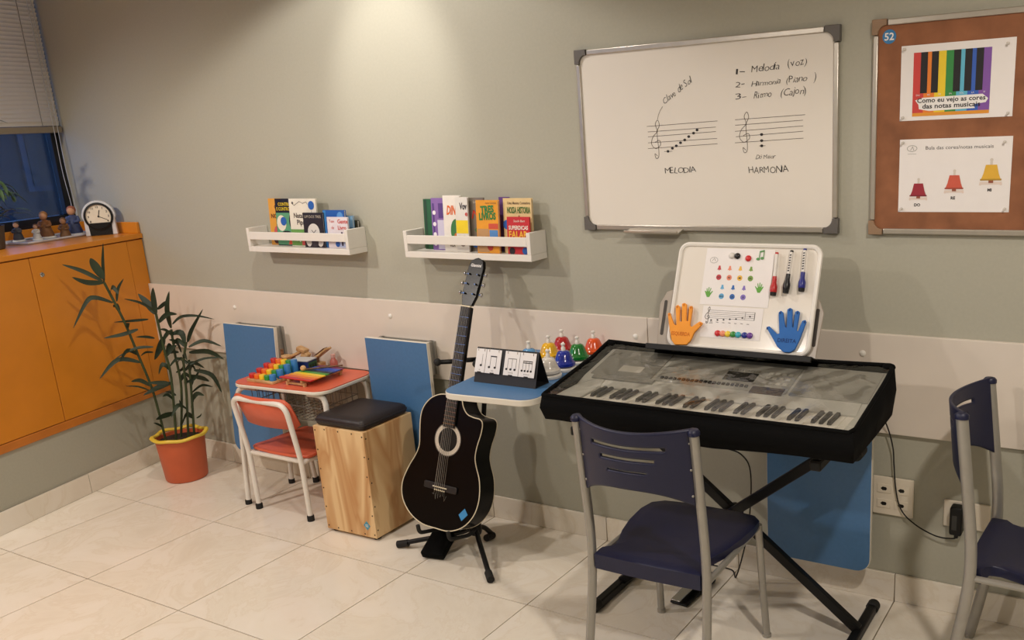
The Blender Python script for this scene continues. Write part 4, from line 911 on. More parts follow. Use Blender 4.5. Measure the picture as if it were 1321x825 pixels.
for s_ in STEMS:
    c_ = catmull(s_, 6); m_ = len(c_)
    for k in range(5):
        p = c_[min(m_-1, int(m_*(.25+.15*k)))]; a = prn.uniform(0, 6.28); l_ = prn.uniform(.05, .10)
        LEAVES.append(([tuple(p), tuple(p+Vector((math.cos(a)*l_*.5, math.sin(a)*l_*.5, .035))), tuple(p+Vector((math.cos(a)*l_, math.sin(a)*l_, .015+prn.uniform(-.03, .03))))], prn.uniform(.009, .015)))
for k, (p, w) in enumerate(LEAVES):
    t_ = (Vector(p[-1])-Vector(p[0])).normalized(); sd = Matrix.Rotation(prn.uniform(-.6, .6), 3, t_) @ t_.cross(VD).normalized()
    build(leaf_mesh([Vector(q)+SH for q in p], w*.86, sd), 'leaf', m_leaf, pl, smooth=60, recalc=False)

# ================================================================== KEYBOARD, COVER, STAND
m_case = M('silver_case', (200, 197, 188), .45, 0., var=.04)
m_case2 = M('grey_panel', (146, 143, 135), .5, var=.05)
m_wkey = M('white_key', (244, 238, 226), .3, var=.01); m_bkey = M('black_key', (44, 41, 38), .35, var=.05)
m_lcd = M('lcd_dark', (52, 50, 44), .25, var=.05); m_btn = M('dark_button', (40, 38, 36), .45)
KX0, KX1 = 2.022, 2.990
kbd = thing('electronic_keyboard', 'silver electronic keyboard with piano keys under a clear cover', 'keyboard', (2.517, -.5, .80))
O_ = Vector((2.517, -.5, .80))
def kloc(x, y, z): return (x-O_.x, y-O_.y, z-O_.z)
prof = [(-.700, .791), (-.700, .838), (-.692, .844), (-.548, .844), (-.545, .866), (-.500, .884), (-.305, .927), (-.290, .924), (-.290, .791)]
build(MB().prism([(a-O_.y, b-O_.z) for a, b in prof], 2.113-O_.x, 2.968-O_.x, lambda a, b, h: (h, a, b)), 'case', m_case, kbd, bevel=.002)
for xa, xb in ((KX0, 2.1128), (2.9682, KX1)):
    pf = [(-.702, .791), (-.702, .858), (-.690, .865), (-.545, .868), (-.500, .884), (-.305, .927), (-.290, .924), (-.290, .791)]
    build(MB().prism([(a-O_.y, b-O_.z) for a, b in pf], xa-O_.x, xb-O_.x, lambda a, b, h: (h, a, b)), 'end_cheek', m_case, kbd, bevel=.003)
def panel_z(y): return .866+(y+.545)*(.018/.045) if y < -.5 else .884+(y+.5)*(.043/.195)
def on_panel(name, x0, x1, ya, yb, h, mat, parent=kbd, bevel=.001):
    vs = [(x0,ya,panel_z(ya)),(x1,ya,panel_z(ya)),(x1,yb,panel_z(yb)),(x0,yb,panel_z(yb))]
    mb = MB().add([kloc(*v) for v in vs]+[kloc(v[0], v[1], v[2]+h) for v in vs], [(0,3,2,1),(4,5,6,7),(0,1,5,4),(1,2,6,5),(2,3,7,6),(3,0,4,7)])
    return build(mb, name, mat, parent, bevel=bevel)
kp = .85/36; kx = 2.1155
wk = MB().box(-kp/2+.0006, kp/2-.0006, 0, .140, -.004, .0135)
w0 = build(wk, 'white_key', m_wkey, kbd, bevel=.0015, loc=kloc(kx+kp/2, -.690, .848))
for k in range(1, 36): inst(w0, kbd, kloc(kx+kp*(k+.5), -.690, .848))
bkm = MB().add([(-.0065,0,0),(.0065,0,0),(.0065,.092,0),(-.0065,.092,0),(-.005,.006,.010),(.005,.006,.010),(.0055,.092,.010),(-.0055,.092,.010)], [(0,3,2,1),(4,5,6,7),(0,1,5,4),(1,2,6,5),(2,3,7,6),(3,0,4,7)])
b0 = None
for k in range(35):
    if k % 7 in (0, 1, 3, 4, 5):
        l = kloc(kx+kp*(k+1), -.642, .862)
        if b0 is None: b0 = build(bkm, 'black_key', m_bkey, kbd, bevel=.0012, loc=l)
        else: inst(b0, kbd, l)
on_panel('speaker_panel', 2.040, 2.270, -.485, -.310, .003, m_case2); on_panel('speaker_panel', 2.745, 2.985, -.492, -.310, .003, M('speaker_grey', (164, 161, 152), .55))
on_panel('maker_plate', 2.130, 2.215, -.455, -.415, .004, M('plate_pale', (206, 200, 188), .4))
on_panel('volume_strip', 2.06, 2.29, -.512, -.490, .006, m_case2)
on_panel('control_panel', 2.285, 2.735, -.490, -.325, .002, M('control_grey', (168, 165, 156), .5))
on_panel('display', 2.505, 2.610, -.440, -.385, .004, m_lcd); on_panel('memory_slot', 2.620, 2.725, -.500, -.462, .004, M('slot_dark', (70, 56, 44), .5))
bt0 = None
for k in range(20):
    x = 2.300+k*.0155
    on_panel('button', x, x+.010, -.474, -.462, .006, m_btn, bevel=.001)
for k in range(6): on_panel('button', 2.50+k*.019, 2.514+k*.019, -.379, -.368, .005, m_case2)
for k in range(4):
    for j in range(3): on_panel('button', 2.640+k*.022, 2.654+k*.022, -.44+j*.03, -.428+j*.03, .004, m_case)
build(MB().lathe([(.013, 0), (.012, .010), (.001, .011)], 18, c=kloc(2.36, -.40, panel_z(-.40)+.001), sy=.6), 'dial', m_case, kbd, smooth=True)
on_panel('pitch_wheel', 2.060, 2.072, -.60, -.56, .004, m_btn); on_panel('pitch_wheel', 2.082, 2.094, -.60, -.56, .004, m_btn)
# music rest
m_rest = M('smoky_plastic', (168, 158, 146), .3, var=.03)
th = math.atan2(.14, .335)
on = thing('music_rest', 'beige plastic music rest at the back of the keyboard', 'music rest', (2.4775, -.289, .953), (-th, 0, 0))
ro = [(-.285, -.004), (.285, -.004), (.292, .145), (.272, .188), (.255, .195), (-.255, .195), (-.275, .188), (-.296, .145)]
build(MB().prism_y(ro, 0, .006), 'plate', m_rest, on, bevel=.003)
for sx in (-1, 1): build(MB().prism_y(rrect(sx*.272-.006, sx*.272+.006, .035, .158, .005, 3), -.0008, .0002), 'slot', M('slot_shadow', (60, 54, 48), .6), on)
build(MB().box(-.292, .292, -.060, .004, -.0105, -.0046).box(-.292, .292, -.068, -.0602, -.024, -.0046), 'ledge', m_black, on, bevel=.002)
# cover
cv = thing('keyboard_cover', 'black fabric keyboard dust cover with clear vinyl top', 'cover', (2.505, -.5, .78))
Oc = Vector((2.505, -.5, .78))
def top_z(x, y):
    t = (y+.722)/.442
    return .870+.062*t + .010*max(0, t-.75)/.25*abs((x-2.505)/.5)**2
nx, ny = 170, 74; vs = []; fs = []
CREASE = [((2.17, -.40), (2.25, -.44)), ((2.25, -.44), (2.33, -.425)), ((2.22, -.52), (2.31, -.50)), ((2.31, -.50), (2.38, -.44)), ((2.27, -.56), (2.36, -.47)), ((2.10, -.60), (2.16, -.53)), ((2.78, -.44), (2.84, -.40)), ((2.80, -.38), (2.88, -.43)), ((2.92, -.36), (2.975, -.39)), ((2.60, -.42), (2.67, -.46)), ((2.06, -.34), (2.10, -.42))]
def crease(x, y):
    h = 0.
    for (ax, ay), (bx_, by) in CREASE:
        dx, dy2 = bx_-ax, by-ay; t = max(0., min(1., ((x-ax)*dx+(y-ay)*dy2)/(dx*dx+dy2*dy2)))
        d2 = (x-ax-t*dx)**2+(y-ay-t*dy2)**2; h = max(h, .0045*math.exp(-d2/(.0065**2)))
    return h
def P_(i, j):
    u = i/nx; v = j/ny; x = 2.006-.012*v + (1.004+.006*v)*u; y = -.722+.442*v
    return x, y
for i in range(nx+1):
    for j in range(ny+1):
        x, y = P_(i, j); e = min(i, nx-i)/11; e2 = min(j, ny-j)/8
        wr = min(1, e)*min(1, e2)*.0022*(math.sin(x*31+y*17)*math.sin(y*43-x*9)+.6*math.sin(x*67+3*math.sin(y*25)))
        vs.append(Vector((x, y, top_z(x, y)+.006+wr+crease(x, y)))-Oc)
for i in range(nx):
    for j in range(ny): a = i*(ny+1)+j; fs.append((a, a+ny+1, a+ny+2, a+1))
build(MB().add(vs, fs), 'clear_window', m_vinyl, cv, smooth=True, recalc=False)
loop = [P_(i, 0) for i in range(nx)] + [P_(nx, j) for j in range(ny)] + [P_(i, ny) for i in range(nx, 0, -1)] + [P_(0, j) for j in range(ny, 0, -1)]
n = len(loop); vs = []; fs = []
def low(x, y):
    f = max(0, 1-abs(x-2.60)/.55); fr_y = 1 if y < -.65 else .3
    return .794 - .016*f*fr_y + .004*math.sin(x*9+y*7)
for x, y in loop:
    zt_ = top_z(x, y)+.006; zl = low(x, y)
    dx = .006*math.sin(y*40+x*13)
    out = .008 if abs(y+.722) < .01 else (.004)
    vs += [Vector((x, y, zt_))-Oc, Vector((x+(x-2.505)*.012+dx*.3, y-(out if y < -.5 else -.004), (zt_+zl)/2))-Oc, Vector((x-(x-2.505)*.004, y+(.006 if y < -.5 else -.004), zl))-Oc]
for i in range(n):
    j = (i+1) % n
    for k in range(2): fs.append((i*3+k, i*3+k+1, j*3+k+1, j*3+k))
sk = build(MB().add(vs, fs), 'skirt', m_bfab, cv, smooth=True, recalc=False)
so = sk.modifiers.new('thick', 'SOLIDIFY'); so.thickness = .003; so.offset = 1
build(MB().tube([Vector((x, y, top_z(x, y)+.007))-Oc for x, y in loop[::6]], .0065, 8, closed=True), 'piping', m_bfab, cv, smooth=True)
for xx in (P_(0, ny)[0]+.012, P_(nx, ny)[0]-.012):
    build(MB().ball(Vector((xx, -.288, top_z(xx, -.285)+.004))-Oc, .017, 12, 8, (1.2, .8, .7)), 'gathered_corner', m_bfab, cv, smooth=True)
# stand
ks = thing('keyboard_stand', 'black X shaped keyboard stand', 'stand', (2.47, -.315, 0))
def kst(p): return (p[0]-2.47, p[1]+.315, p[2])
for x0_, x1_, yy in ((2.020, 2.895, -.330), (2.915, 2.045, -.296)):
    a, b = Vector((x0_, yy, .030)), Vector((x1_, yy, .716))
    d = (b-a).normalized(); s_ = Vector((0, 1, 0)); up_ = d.cross(s_).normalized()
    rm = Matrix((d, s_, up_)).transposed()
    build(MB().obox(kst((a+b)/2), ((b-a).length, .026, .034), rm), 'leg', m_black, ks, bevel=.004)
for x_ in (2.020, 2.915):
    fb = build(MB().box(x_-2.47-.016, x_-2.47+.016, -.520+.315, -.115+.315, .004, .036), 'foot_bar', m_black, ks, bevel=.005)
    for y_ in (-.52, -.115):
        build(MB().tube([kst((x_, y_-.018, .022)), kst((x_, y_+.018, .022))], .022, 14), 'rubber_cap', m_rubber, ks, smooth=True, bevel=.004)
for x_ in (2.062, 2.878):
    build(MB().box(x_-2.47-.017, x_-2.47+.017, -.64+.315, -.305+.315, .716, .748), 'support_arm', m_black, ks, bevel=.006)
    for y_ in (-.60, -.36): build(MB().box(x_-2.47-.014, x_-2.47+.014, y_-.03+.315, y_+.03+.315, .7485, .7905), 'rubber_pad', m_rubber, ks, bevel=.004)
build(MB().tube([kst((2.468, -.268, .372)), kst((2.468, -.358, .372))], .030, 20), 'pivot_disc', m_black, ks, smooth=True)
build(MB().tube([kst((2.925, -.40, .690)), kst((2.925, -.345, .690))], .022, 14), 'end_knob', m_rubber, ks, smooth=True)

# ================================================================== SMALL MAGNETIC BOARD
MO = Vector((2.255, -.30, .958)); MU = Vector((1, 0, 0)); MV = Vector((0, math.sin(th), math.cos(th))); MN = Vector((0, -math.cos(th), math.sin(th)))
MR = (-th, 0, 0)
def mbp(u, v, o=0.): return MO+MU*u+MV*v+MN*o
mbd = thing('magnetic_board', 'small white magnetic board leaning on the music rest', 'whiteboard', mbp(0, 0), MR)
x0_, x1_, z0_, z1_ = -.012, .483, .004, .354
build(MB().prism_y(rrect(x0_+.004, x1_-.004, z0_+.004, z1_-.004, .025, 6), -.0005, .010), 'panel', m_board, mbd)
rim = rrect(x0_, x1_, z0_, z1_, .030, 8)
build(MB().tube([(a, 0, b) for a, b in rim], .0085, 8, closed=True), 'frame', m_white, mbd, smooth=True)
ps = thing('note_chart', 'white sheet of printed bells, circles and hands on the small board', 'poster', mbp(.085, .030, .0012), MR)
build(MB().box(0, .245, -.0004, 0, .118, .312), 'paper', m_paper, ps)
q = lambda u, v: (u-.085, v-.030)
def bellp(mb, u, v, s=1.):
    x, z = q(u, v); return mb.flat([(x-.0075*s, z-.006*s), (x+.0075*s, z-.006*s), (x+.0045*s, z+.0), (x+.003*s, z+.008*s), (x-.003*s, z+.008*s), (x-.0045*s, z+.0)], -.0008).disc(x, z-.007*s, .0018, -.0009, 8)
def circ(mb, u, v, r=.0095): x, z = q(u, v); return mb.disc(x, z, r, -.0008, 18)
C1 = ((196, 56, 66), (232, 140, 110), (236, 186, 70), (120, 160, 70)); C2 = ((96, 170, 214), (40, 104, 180), (130, 110, 190))
for k in range(4):
    u = .140+k*.038; fp(ps, 'bell_print', C1[k], bellp(MB(), u, .275)); fp(ps, 'circle_print', C1[k], circ(MB(), u+.002, .243))
    x, z = q(u+.002, .243); fp(ps, 'note_name', (60, 30, 30), MB().text(('DO', 'RE', 'MI', 'FA')[k], x, z-.003, .006, -.0012, align='c', bold=.03))
for k in range(3):
    u = .160+k*.039; fp(ps, 'bell_print', C2[k], bellp(MB(), u, .210)); fp(ps, 'circle_print', C2[k], circ(MB(), u+.001, .179))
    x, z = q(u+.001, .179); fp(ps, 'note_name', (30, 40, 70), MB().text(('SOL', 'LA', 'SI')[k], x, z-.003, .006, -.0012, align='c', bold=.03))
HAND = [(-.5, .12), (-.42, .16), (-.22, -.04), (-.16, .02), (-.26, .42), (-.18, .46), (-.06, .10), (-.02, .10), (-.02, .52), (.08, .52), (.10, .10), (.14, .09), (.24, .42), (.32, .38), (.26, .02), (.44, .16), (.50, .10), (.30, -.26), (.16, -.48), (-.14, -.48), (-.28, -.20)]
for u, v, fl in ((.113, .190, -1), (.291, .213, 1)):
    x, z = q(u, v); fp(ps, 'hand_print', (96, 166, 60), MB().flat([(x+fl*a*.030, z+b*.034) for a, b in (HAND if fl > 0 else HAND)], -.0008))
fp(ps, 'logo_print', (130, 130, 126), MB().stroke([(q(.116, .317)[0]+.014*math.cos(a*.4), q(.116, .317)[1]-.016+.010*math.sin(a*.4)) for a in range(17)], .0012, -.0008).stroke([(q(.11, .30)[0], q(.11, .298)[1]), (q(.117, .30)[0], q(.117, .308)[1]), (q(.122, .3)[0], q(.122, .298)[1])], .0014, -.0008))
st2 = thing('staff_strip', 'white paper strip printed with a music staff', 'poster', mbp(.101, .038, .0012), MR)
build(MB().box(0, .216, -.0004, 0, 0, .106), 'paper', m_paper, st2)
sm = MB()
for k in range(5): sm.stroke([(.022, .066+k*.0065), (.188, .066+k*.0065)], .0008, -.0009)
sm.stroke([(.155, .066), (.155, .092)], .0009, -.0009).stroke([(.188, .066), (.188, .092)], .002, -.0009)
sm.stroke([((a-2.064)*.42+.014, (b-1.677)*.42+.092) for a, b in clef(2.064, 1.677)], .0016, -.001)
for k, (x, z) in enumerate(((.035, .058), (.058, .060), (.080, .062), (.102, .065), (.124, .067), (.146, .072), (.172, .078))): sm.disc(x, z, .0034, -.0012, 10, .0026)
sm.stroke([(.028, .048), (.042, .048)], .001, -.001)
for k in range(7): sm.stroke([(.032+k*.022, .052+(k % 2)*.001), (.040+k*.022, .052)], .0014, -.001)
build(sm, 'staff_print', m_ink, st2, recalc=False)
for k, (cn, rgb) in enumerate((('red', (206, 48, 52)), ('salmon pink', (236, 146, 112)), ('yellow', (236, 206, 60)), ('green', (60, 140, 62)), ('turquoise', (60, 168, 186)), ('dark blue', (36, 50, 140)), ('purple', (104, 60, 150)))):
    u = .167+k*.0185+(.004 if k > 4 else 0)
    o = build(MB().lathe([(.0098, .0), (.0104, .002), (.0095, .006), (.006, .0085), (.001, .009)], 18, mat=Matrix.Rotation(R(90), 3, 'X')), 'round_magnet', M('magnet_%d' % k, rgb, .3, var=.04), smooth=True, loc=mbp(u, .053, .0018), rot=MR)
    tag(o, '%s round magnet in the row below the staff' % cn, 'magnet', 'round magnets in a row')
for cn, rgb, u, v in (('white', (222, 218, 212), .180, .318), ('black', (22, 20, 22), .200, .317), ('bright red', (206, 44, 46), .240, .310)):
    o = build(MB().lathe([(.0100, .0), (.0106, .002), (.0095, .006), (.006, .0085), (.001, .009)], 18, mat=Matrix.Rotation(R(90), 3, 'X')), 'round_magnet', M('magnet_'+cn.replace(' ', '_'), rgb, .3, var=.04), smooth=True, loc=mbp(u, v, .0018), rot=MR)
    tag(o, '%s round magnet along the top of the small board' % cn, 'magnet', 'magnets at the top of the board')
nt2 = MB()
nt2.prism_y([(-.004, .018), (.012, .022), (.012, .017), (-.004, .013)], -.003, 0)
nt2.prism_y([(-.004, .014), (-.0022, .014), (-.0022, -.009), (-.004, -.009)], -.003, 0).prism_y([(.0102, .018), (.012, .018), (.012, -.006), (.0102, -.006)], -.003, 0)
nt2.prism_y([(-.007+.006*math.cos(a*.5236), -.009+.0045*math.sin(a*.5236)) for a in range(12)], -.003, 0).prism_y([(.007+.006*math.cos(a*.5236), -.006+.0045*math.sin(a*.5236)) for a in range(12)], -.003, 0)
tag(build(nt2, 'note_magnet', M('note_green', (86, 148, 84), .45), loc=mbp(.281, .318, .0012), rot=MR), 'green music note magnet', 'magnet')
for cn, rgb, ua, va, ub, vb in (('red', (190, 40, 42), .353, .330, .347, .188), ('black', (22, 21, 22), .385, .338, .388, .198), ('dark blue', (34, 40, 128), .446, .345, .440, .206)):
    L_ = math.hypot(ua-ub, va-vb); an = math.atan2(ub-ua, va-vb)
    t = thing('marker_pen', 'whiteboard marker with %s cap on the small board' % cn, 'marker', mbp(ub, vb, .0018), MR, 'markers on the small board')
    def mk(z, r): return (r, z)
    mt = Matrix.Rotation(-an*-1, 3, 'Y')
    body_m = M('marker_body', (226, 222, 216), .35); cap_m = M('marker_'+cn.replace(' ', '_'), rgb, .35)
    cc = (0, -.012, 0)
    build(MB().lathe([(.0062, .062), (.0062, L_-.006)], 14, cc, mt), 'barrel', body_m, t, smooth=True)
    build(MB().lathe([(.0062, L_-.006), (.0055, L_), (.001, L_+.0005)], 14, cc, mt), 'end_plug', cap_m, t, smooth=True)
    build(MB().lathe([(.010, .010), (.0115, .014), (.0118, .030), (.0078, .042), (.0072, .0625), (.001, .063)], 14, cc, mt), 'cap', cap_m, t, smooth=True)
    build(MB().lathe([(.0095, 0), (.0105, .010)], 14, cc, mt), 'felt_eraser', m_rubber, t, smooth=True)
    if cn != 'red':
        pr_ = MB()
        for k in range(7): pr_.add([tuple(mt @ Vector((a, 0, .070+k*.0085+b)) + Vector((0, -.0184, 0))) for a, b in ((-.003, 0), (.003, .001), (.003, .005), (-.003, .004))], [(0, 1, 2, 3)])
        build(pr_, 'print', m_ink, t, recalc=False)
    build(MB().box(-.003, .003, -.0065, 0, .026, .034), 'magnet_clip', cap_m, t)
OH = [(-0.023, 0.107), (-0.015, 0.11), (0.006, 0.072), (0.017, 0.067), (0.003, 0.133), (0.011, 0.139), (0.02, 0.132), (0.026, 0.082), (0.035, 0.082), (0.026, 0.143), (0.035, 0.147), (0.044, 0.142), (0.051, 0.086), (0.058, 0.084), (0.055, 0.136), (0.065, 0.138), (0.068, 0.131), (0.067, 0.071), (0.074, 0.066), (0.101, 0.087), (0.112, 0.083), (0.111, 0.076), (0.088, 0.05), (0.079, 0.022), (0.065, 0.004), (0.02, 0.001), (0.006, 0.016), (-0.011, 0.065)]
BHN = [(0.339, 0.083), (0.349, 0.087), (0.38, 0.063), (0.386, 0.066), (0.374, 0.133), (0.381, 0.14), (0.39, 0.134), (0.403, 0.088), (0.408, 0.086), (0.402, 0.145), (0.411, 0.151), (0.419, 0.147), (0.426, 0.09), (0.43, 0.087), (0.429, 0.139), (0.438, 0.143), (0.445, 0.138), (0.442, 0.08), (0.447, 0.076), (0.456, 0.111), (0.466, 0.115), (0.47, 0.108), (0.456, 0.05), (0.445, 0.018), (0.43, 0.007), (0.409, 0.006), (0.385, 0.022), (0.369, 0.044)]
def foam_hand(poly, rgb, dark, label, word, wx, wz, ww, tips):
    cx_ = sum(p[0] for p in poly)/len(poly); base = min(p[1] for p in poly)
    t = thing('foam_hand', label, 'foam hand', mbp(cx_, base, .0090), MR, 'foam hands on the small board')
    pp = [(a-cx_, b-base) for a, b in poly]
    build(MB().prism_y(pp, -.008, 0), 'palm_and_fingers', M('foam_%d' % rgb[0], rgb, .7, var=.04), t, bevel=.002)
    dm = M('foam_dark_%d' % dark[0], dark, .8)
    build(MB().text(word, wx-cx_, wz-base, .0125, -.0086, width=ww, align='c', bold=.02), 'word', dm, t, recalc=False)
    nl = MB()
    for a, b in tips: nl.disc(a-cx_, b-base-.006, .003, -.0086, 12, .0042)
    build(nl, 'nails', dm, t, recalc=False)
foam_hand(OH, (244, 158, 50), (206, 110, 30), 'orange foam hand reading ESQUERDA', 'ESQUERDA', .038, .034, .070, ((-.016, .108), (.011, .137), (.035, .145), (.062, .137), (.106, .084)))
foam_hand(BHN, (40, 104, 180), (24, 60, 120), 'blue foam hand reading DIREITA', 'DIREITA', .415, .038, .062, ((.344, .085), (.381, .138), (.411, .149), (.438, .141), (.465, .113)))

# ================================================================== BELLS AND CALENDAR ON THE BLUE LEAF
def desk_bell(x, y, cn, rgb):
    t = thing('desk_bell', '%s metal desk bell with white base and push button' % cn, 'bell', (x, y, TZ+.0004), group='coloured desk bells'); t.scale = (.9, .9, .88)
    build(MB().lathe([(.050, 0), (.052, .003), (.052, .011), (.046, .016), (.012, .017)], 26), 'base', m_white, t, smooth=35)
    build(MB().lathe([(.046, .021), (.048, .023), (.047, .033), (.042, .038), (.037, .050), (.031, .066), (.0255, .078), (.018, .083), (.006, .084)], 26), 'bell', M('bell_'+cn.replace(' ', '_'), rgb, .16, var=.04, coat=.5), t, smooth=35)
    build(MB().lathe([(.007, .017), (.007, .0225)], 10), 'post', m_chrome, t, smooth=True)
    build(MB().lathe([(.009, .084), (.009, .096), (.006, .100), (.006, .106), (.009, .108), (.009, .114), (.005, .117), (.001, .117)], 14), 'button', m_white, t, smooth=40)
for x, y, cn, rgb in ((1.650, -.300, 'light blue', (90, 150, 200)), (1.671, -.200, 'yellow', (234, 178, 30)), (1.798, -.388, 'white', (226, 220, 210)), (1.664, -.098, 'red', (176, 32, 36)),
                      (1.796, -.285, 'dark blue', (26, 46, 150)), (1.790, -.180, 'green', (24, 118, 46)), (1.800, -.080, 'orange', (224, 84, 32))):
    desk_bell(x, y, cn, rgb)
dc = thing('desk_calendar', 'black desk calendar stand with four white rhythm cards', 'calendar', (1.703, -.492, TZ+.0004), (0, 0, 0))
hw_, dp, hh = .136, .084, .120
sl_ = math.atan2(.045, hh)
m_card = M('calendar_board', (26, 26, 28), .55, var=.1)
build(MB().prism_x([(-dp/2, 0), (-dp/2+.0025, 0), (.0015, hh), (-.0015, hh)], -hw_, hw_), 'front_board', m_card, dc)
build(MB().prism_x([(dp/2, 0), (dp/2-.0025, 0), (-.0010, hh), (.0020, hh)], -hw_, hw_), 'back_board', m_card, dc)
build(MB().box(-hw_, hw_, -dp/2+.003, dp/2-.003, .0, .002), 'foot_board', m_card, dc)
cardm = M('card_white', (232, 228, 226), .5, var=.01)
for k, (cx_, cw_) in enumerate(((-.113, .044), (-.056, .066), (.026, .064), (.094, .068))):
    cd_ = build(MB().box(-cw_/2, cw_/2, -.0012, 0, -.086, 0), 'card', cardm, dc, loc=(cx_, -.0045, hh-.004), rot=(-sl_, 0, 0))
    nm = MB(); Yc = -.0016
    if k == 0: nm.stroke([(.008, -.02), (.008, -.058)], .0012, Yc).disc(.004, -.060, .0052, Yc, 12, .0042)
    if k == 1: nm.stroke([(-.012, -.064), (-.012, -.026), (.014, -.026), (.014, -.064)], .0014, Yc).stroke([(-.012, -.024), (.014, -.024)], .003, Yc).disc(-.0155, -.064, .0052, Yc, 12, .0042).disc(.0105, -.064, .0052, Yc, 12, .0042)
    if k == 2:
        for q_ in range(3): nm.stroke([(-.016+q_*.018, -.064), (-.016+q_*.018, -.026)], .0012, Yc).disc(-.020+q_*.018, -.064, .005, Yc, 12, .004)
        nm.stroke([(-.016, -.026), (.020, -.026)], .002, Yc)
    if k == 3:
        for q_ in range(4): nm.stroke([(-.018+q_*.013, -.064), (-.018+q_*.013, -.030)], .0012, Yc).disc(-.021+q_*.013, -.064, .0046, Yc, 12, .0038)
        nm.stroke([(-.018, -.030), (.021, -.030)], .003, Yc).stroke([(-.018, -.036), (.021, -.036)], .003, Yc)
    nm.text(('ta', 'ti ti', 'tri-o-la', 'ti ri ti ri')[k], 0, -.078, .005, Yc, align='c').rect(-.009, .009, -.087, -.083, Yc)
    build(nm, 'rhythm_print', m_ink, cd_, recalc=False)
    for sx in (-.32, .32):
        rg = [(sx*cw_, .0035+.006*math.cos(a*.52), -.004+.008*math.sin(a*.52)) for a in range(12)]
        build(MB().tube(rg, .0008, 5, closed=True), 'ring', m_chrome, cd_)
build(MB().text('CALEND', .085, .010, .008, 0, width=.045), 'lettering', m_paper, dc, recalc=False, loc=(0, -dp/2-.0006+.0012, 0), rot=(-sl_, 0, 0))

# ================================================================== SOCKETS, ADAPTER, CABLES, PEDAL
m_sock = M('socket_plastic', (226, 216, 198), .4, var=.01)
def plate(x0, x1, z0, z1, label):
    t = thing('wall_socket', label, 'socket', ((x0+x1)/2, 0, (z0+z1)/2)); w, h = (x1-x0)/2, (z1-z0)/2
    build(MB().prism_y(rrect(-w, w, -h, h, .004, 3), -.010, -.0008), 'plate', m_sock, t, bevel=.003)
    return t, w, h
t, w, h = plate(2.877, 3.017, .329, .470, 'square wall plate with four power outlets')
for sx in (-.030, .030):
    for sz in (-.028, .028):
        md = build(MB().prism_y(rrect(sx-.024, sx+.024, sz-.016, sz+.016, .002, 2), -.0125, -.0095), 'outlet', m_sock, t, bevel=.001)
        hx = [(sx-.012, sz), (sx-.005, sz+.007), (sx+.007, sz+.006), (sx+.010, sz), (sx+.007, sz-.006), (sx-.005, sz-.007)]
        build(MB().flat(hx, -.0128), 'pin_hole', m_black, md, recalc=False)
t, w, h = plate(3.118, 3.195, .324, .420, 'socket plate with the black power adapter plugged in')
build(MB().prism_y(rrect(-.02, .02, -.02, .03, .003, 2), -.0125, -.0095), 'outlet', m_sock, t, bevel=.001)
t, w, h = plate(3.198, 3.267, .324, .420, 'socket plate with network outlet behind the side-on chair')
ol = build(MB().prism_y(rrect(-.030, -.008, -.034, .034, .003, 2), -.0125, -.0095), 'outlet', m_sock, t, bevel=.001)
build(MB().rect(-.028, -.018, -.01, .022, -.0128), 'port', M('port_grey', (120, 112, 100), .5), ol, recalc=False)
ad = thing('power_adapter', 'black plug-in power adapter with printed label', 'adapter', (3.166, -.0128, .364))
build(MB().prism_y(rrect(-.020, .020, -.050, .050, .007, 4), -.042, 0), 'body', m_black, ad, bevel=.004)
build(MB().rect(-.012, .004, -.03, .022, -.0426), 'label', M('adapter_label', (52, 52, 50), .5), ad, recalc=False)
build(MB().box(-.006, .006, -.026, -.014, -.066, -.050), 'strain_relief', m_rubber, ad)
cab_ = catmull([(3.166, -.033, .300), (3.158, -.030, .292), (3.12, -.026, .286), (3.082, -.022, .291), (3.035, -.022, .312), (2.992, -.022, .345), (2.970, -.022, .386), (2.958, -.024, .45), (2.952, -.026, .525), (2.946, -.028, .594), (2.925, -.045, .68), (2.90, -.12, .775), (2.88, -.25, .793)], 6)
tag(build(MB().tube(cab_, .0025, 6), 'adapter_cable', m_rubber, smooth=True), 'thin black cable from the adapter up to the keyboard', 'cable')
pc = catmull([(2.44, -.42, .788), (2.444, -.38, .66), (2.488, -.26, .58), (2.498, -.20, .48), (2.47, -.17, .25), (2.40, -.12, .03), (2.345, -.04, .004), (2.26, -.035, .004), (2.17, -.05, .004), (2.105, -.13, .004), (2.075, -.12, .004), (2.085, -.075, .004), (2.15, -.10, .004), (2.25, -.100, .008), (2.276, -.136, .022)], 7)
tag(build(MB().tube(pc, .0027, 6), 'pedal_cable', m_rubber, smooth=True), 'black pedal cable looping over the floor under the keyboard', 'cable')
pd = thing('sustain_pedal', 'black sustain pedal with metal tongue on the floor', 'pedal', (2.285, -.235, 0), (0, 0, R(-4)))
build(MB().prism_x([(-.130, .003), (-.130, .012), (-.02, .014), (.0, .040), (.085, .044), (.092, .003)], -.036, .036), 'housing', m_black, pd, bevel=.004)
build(MB().prism_x([(-.150, .030), (-.150, .034), (-.02, .041), (.002, .046), (.002, .041)], -.019, .019), 'tongue', m_chrome, pd, bevel=.003)

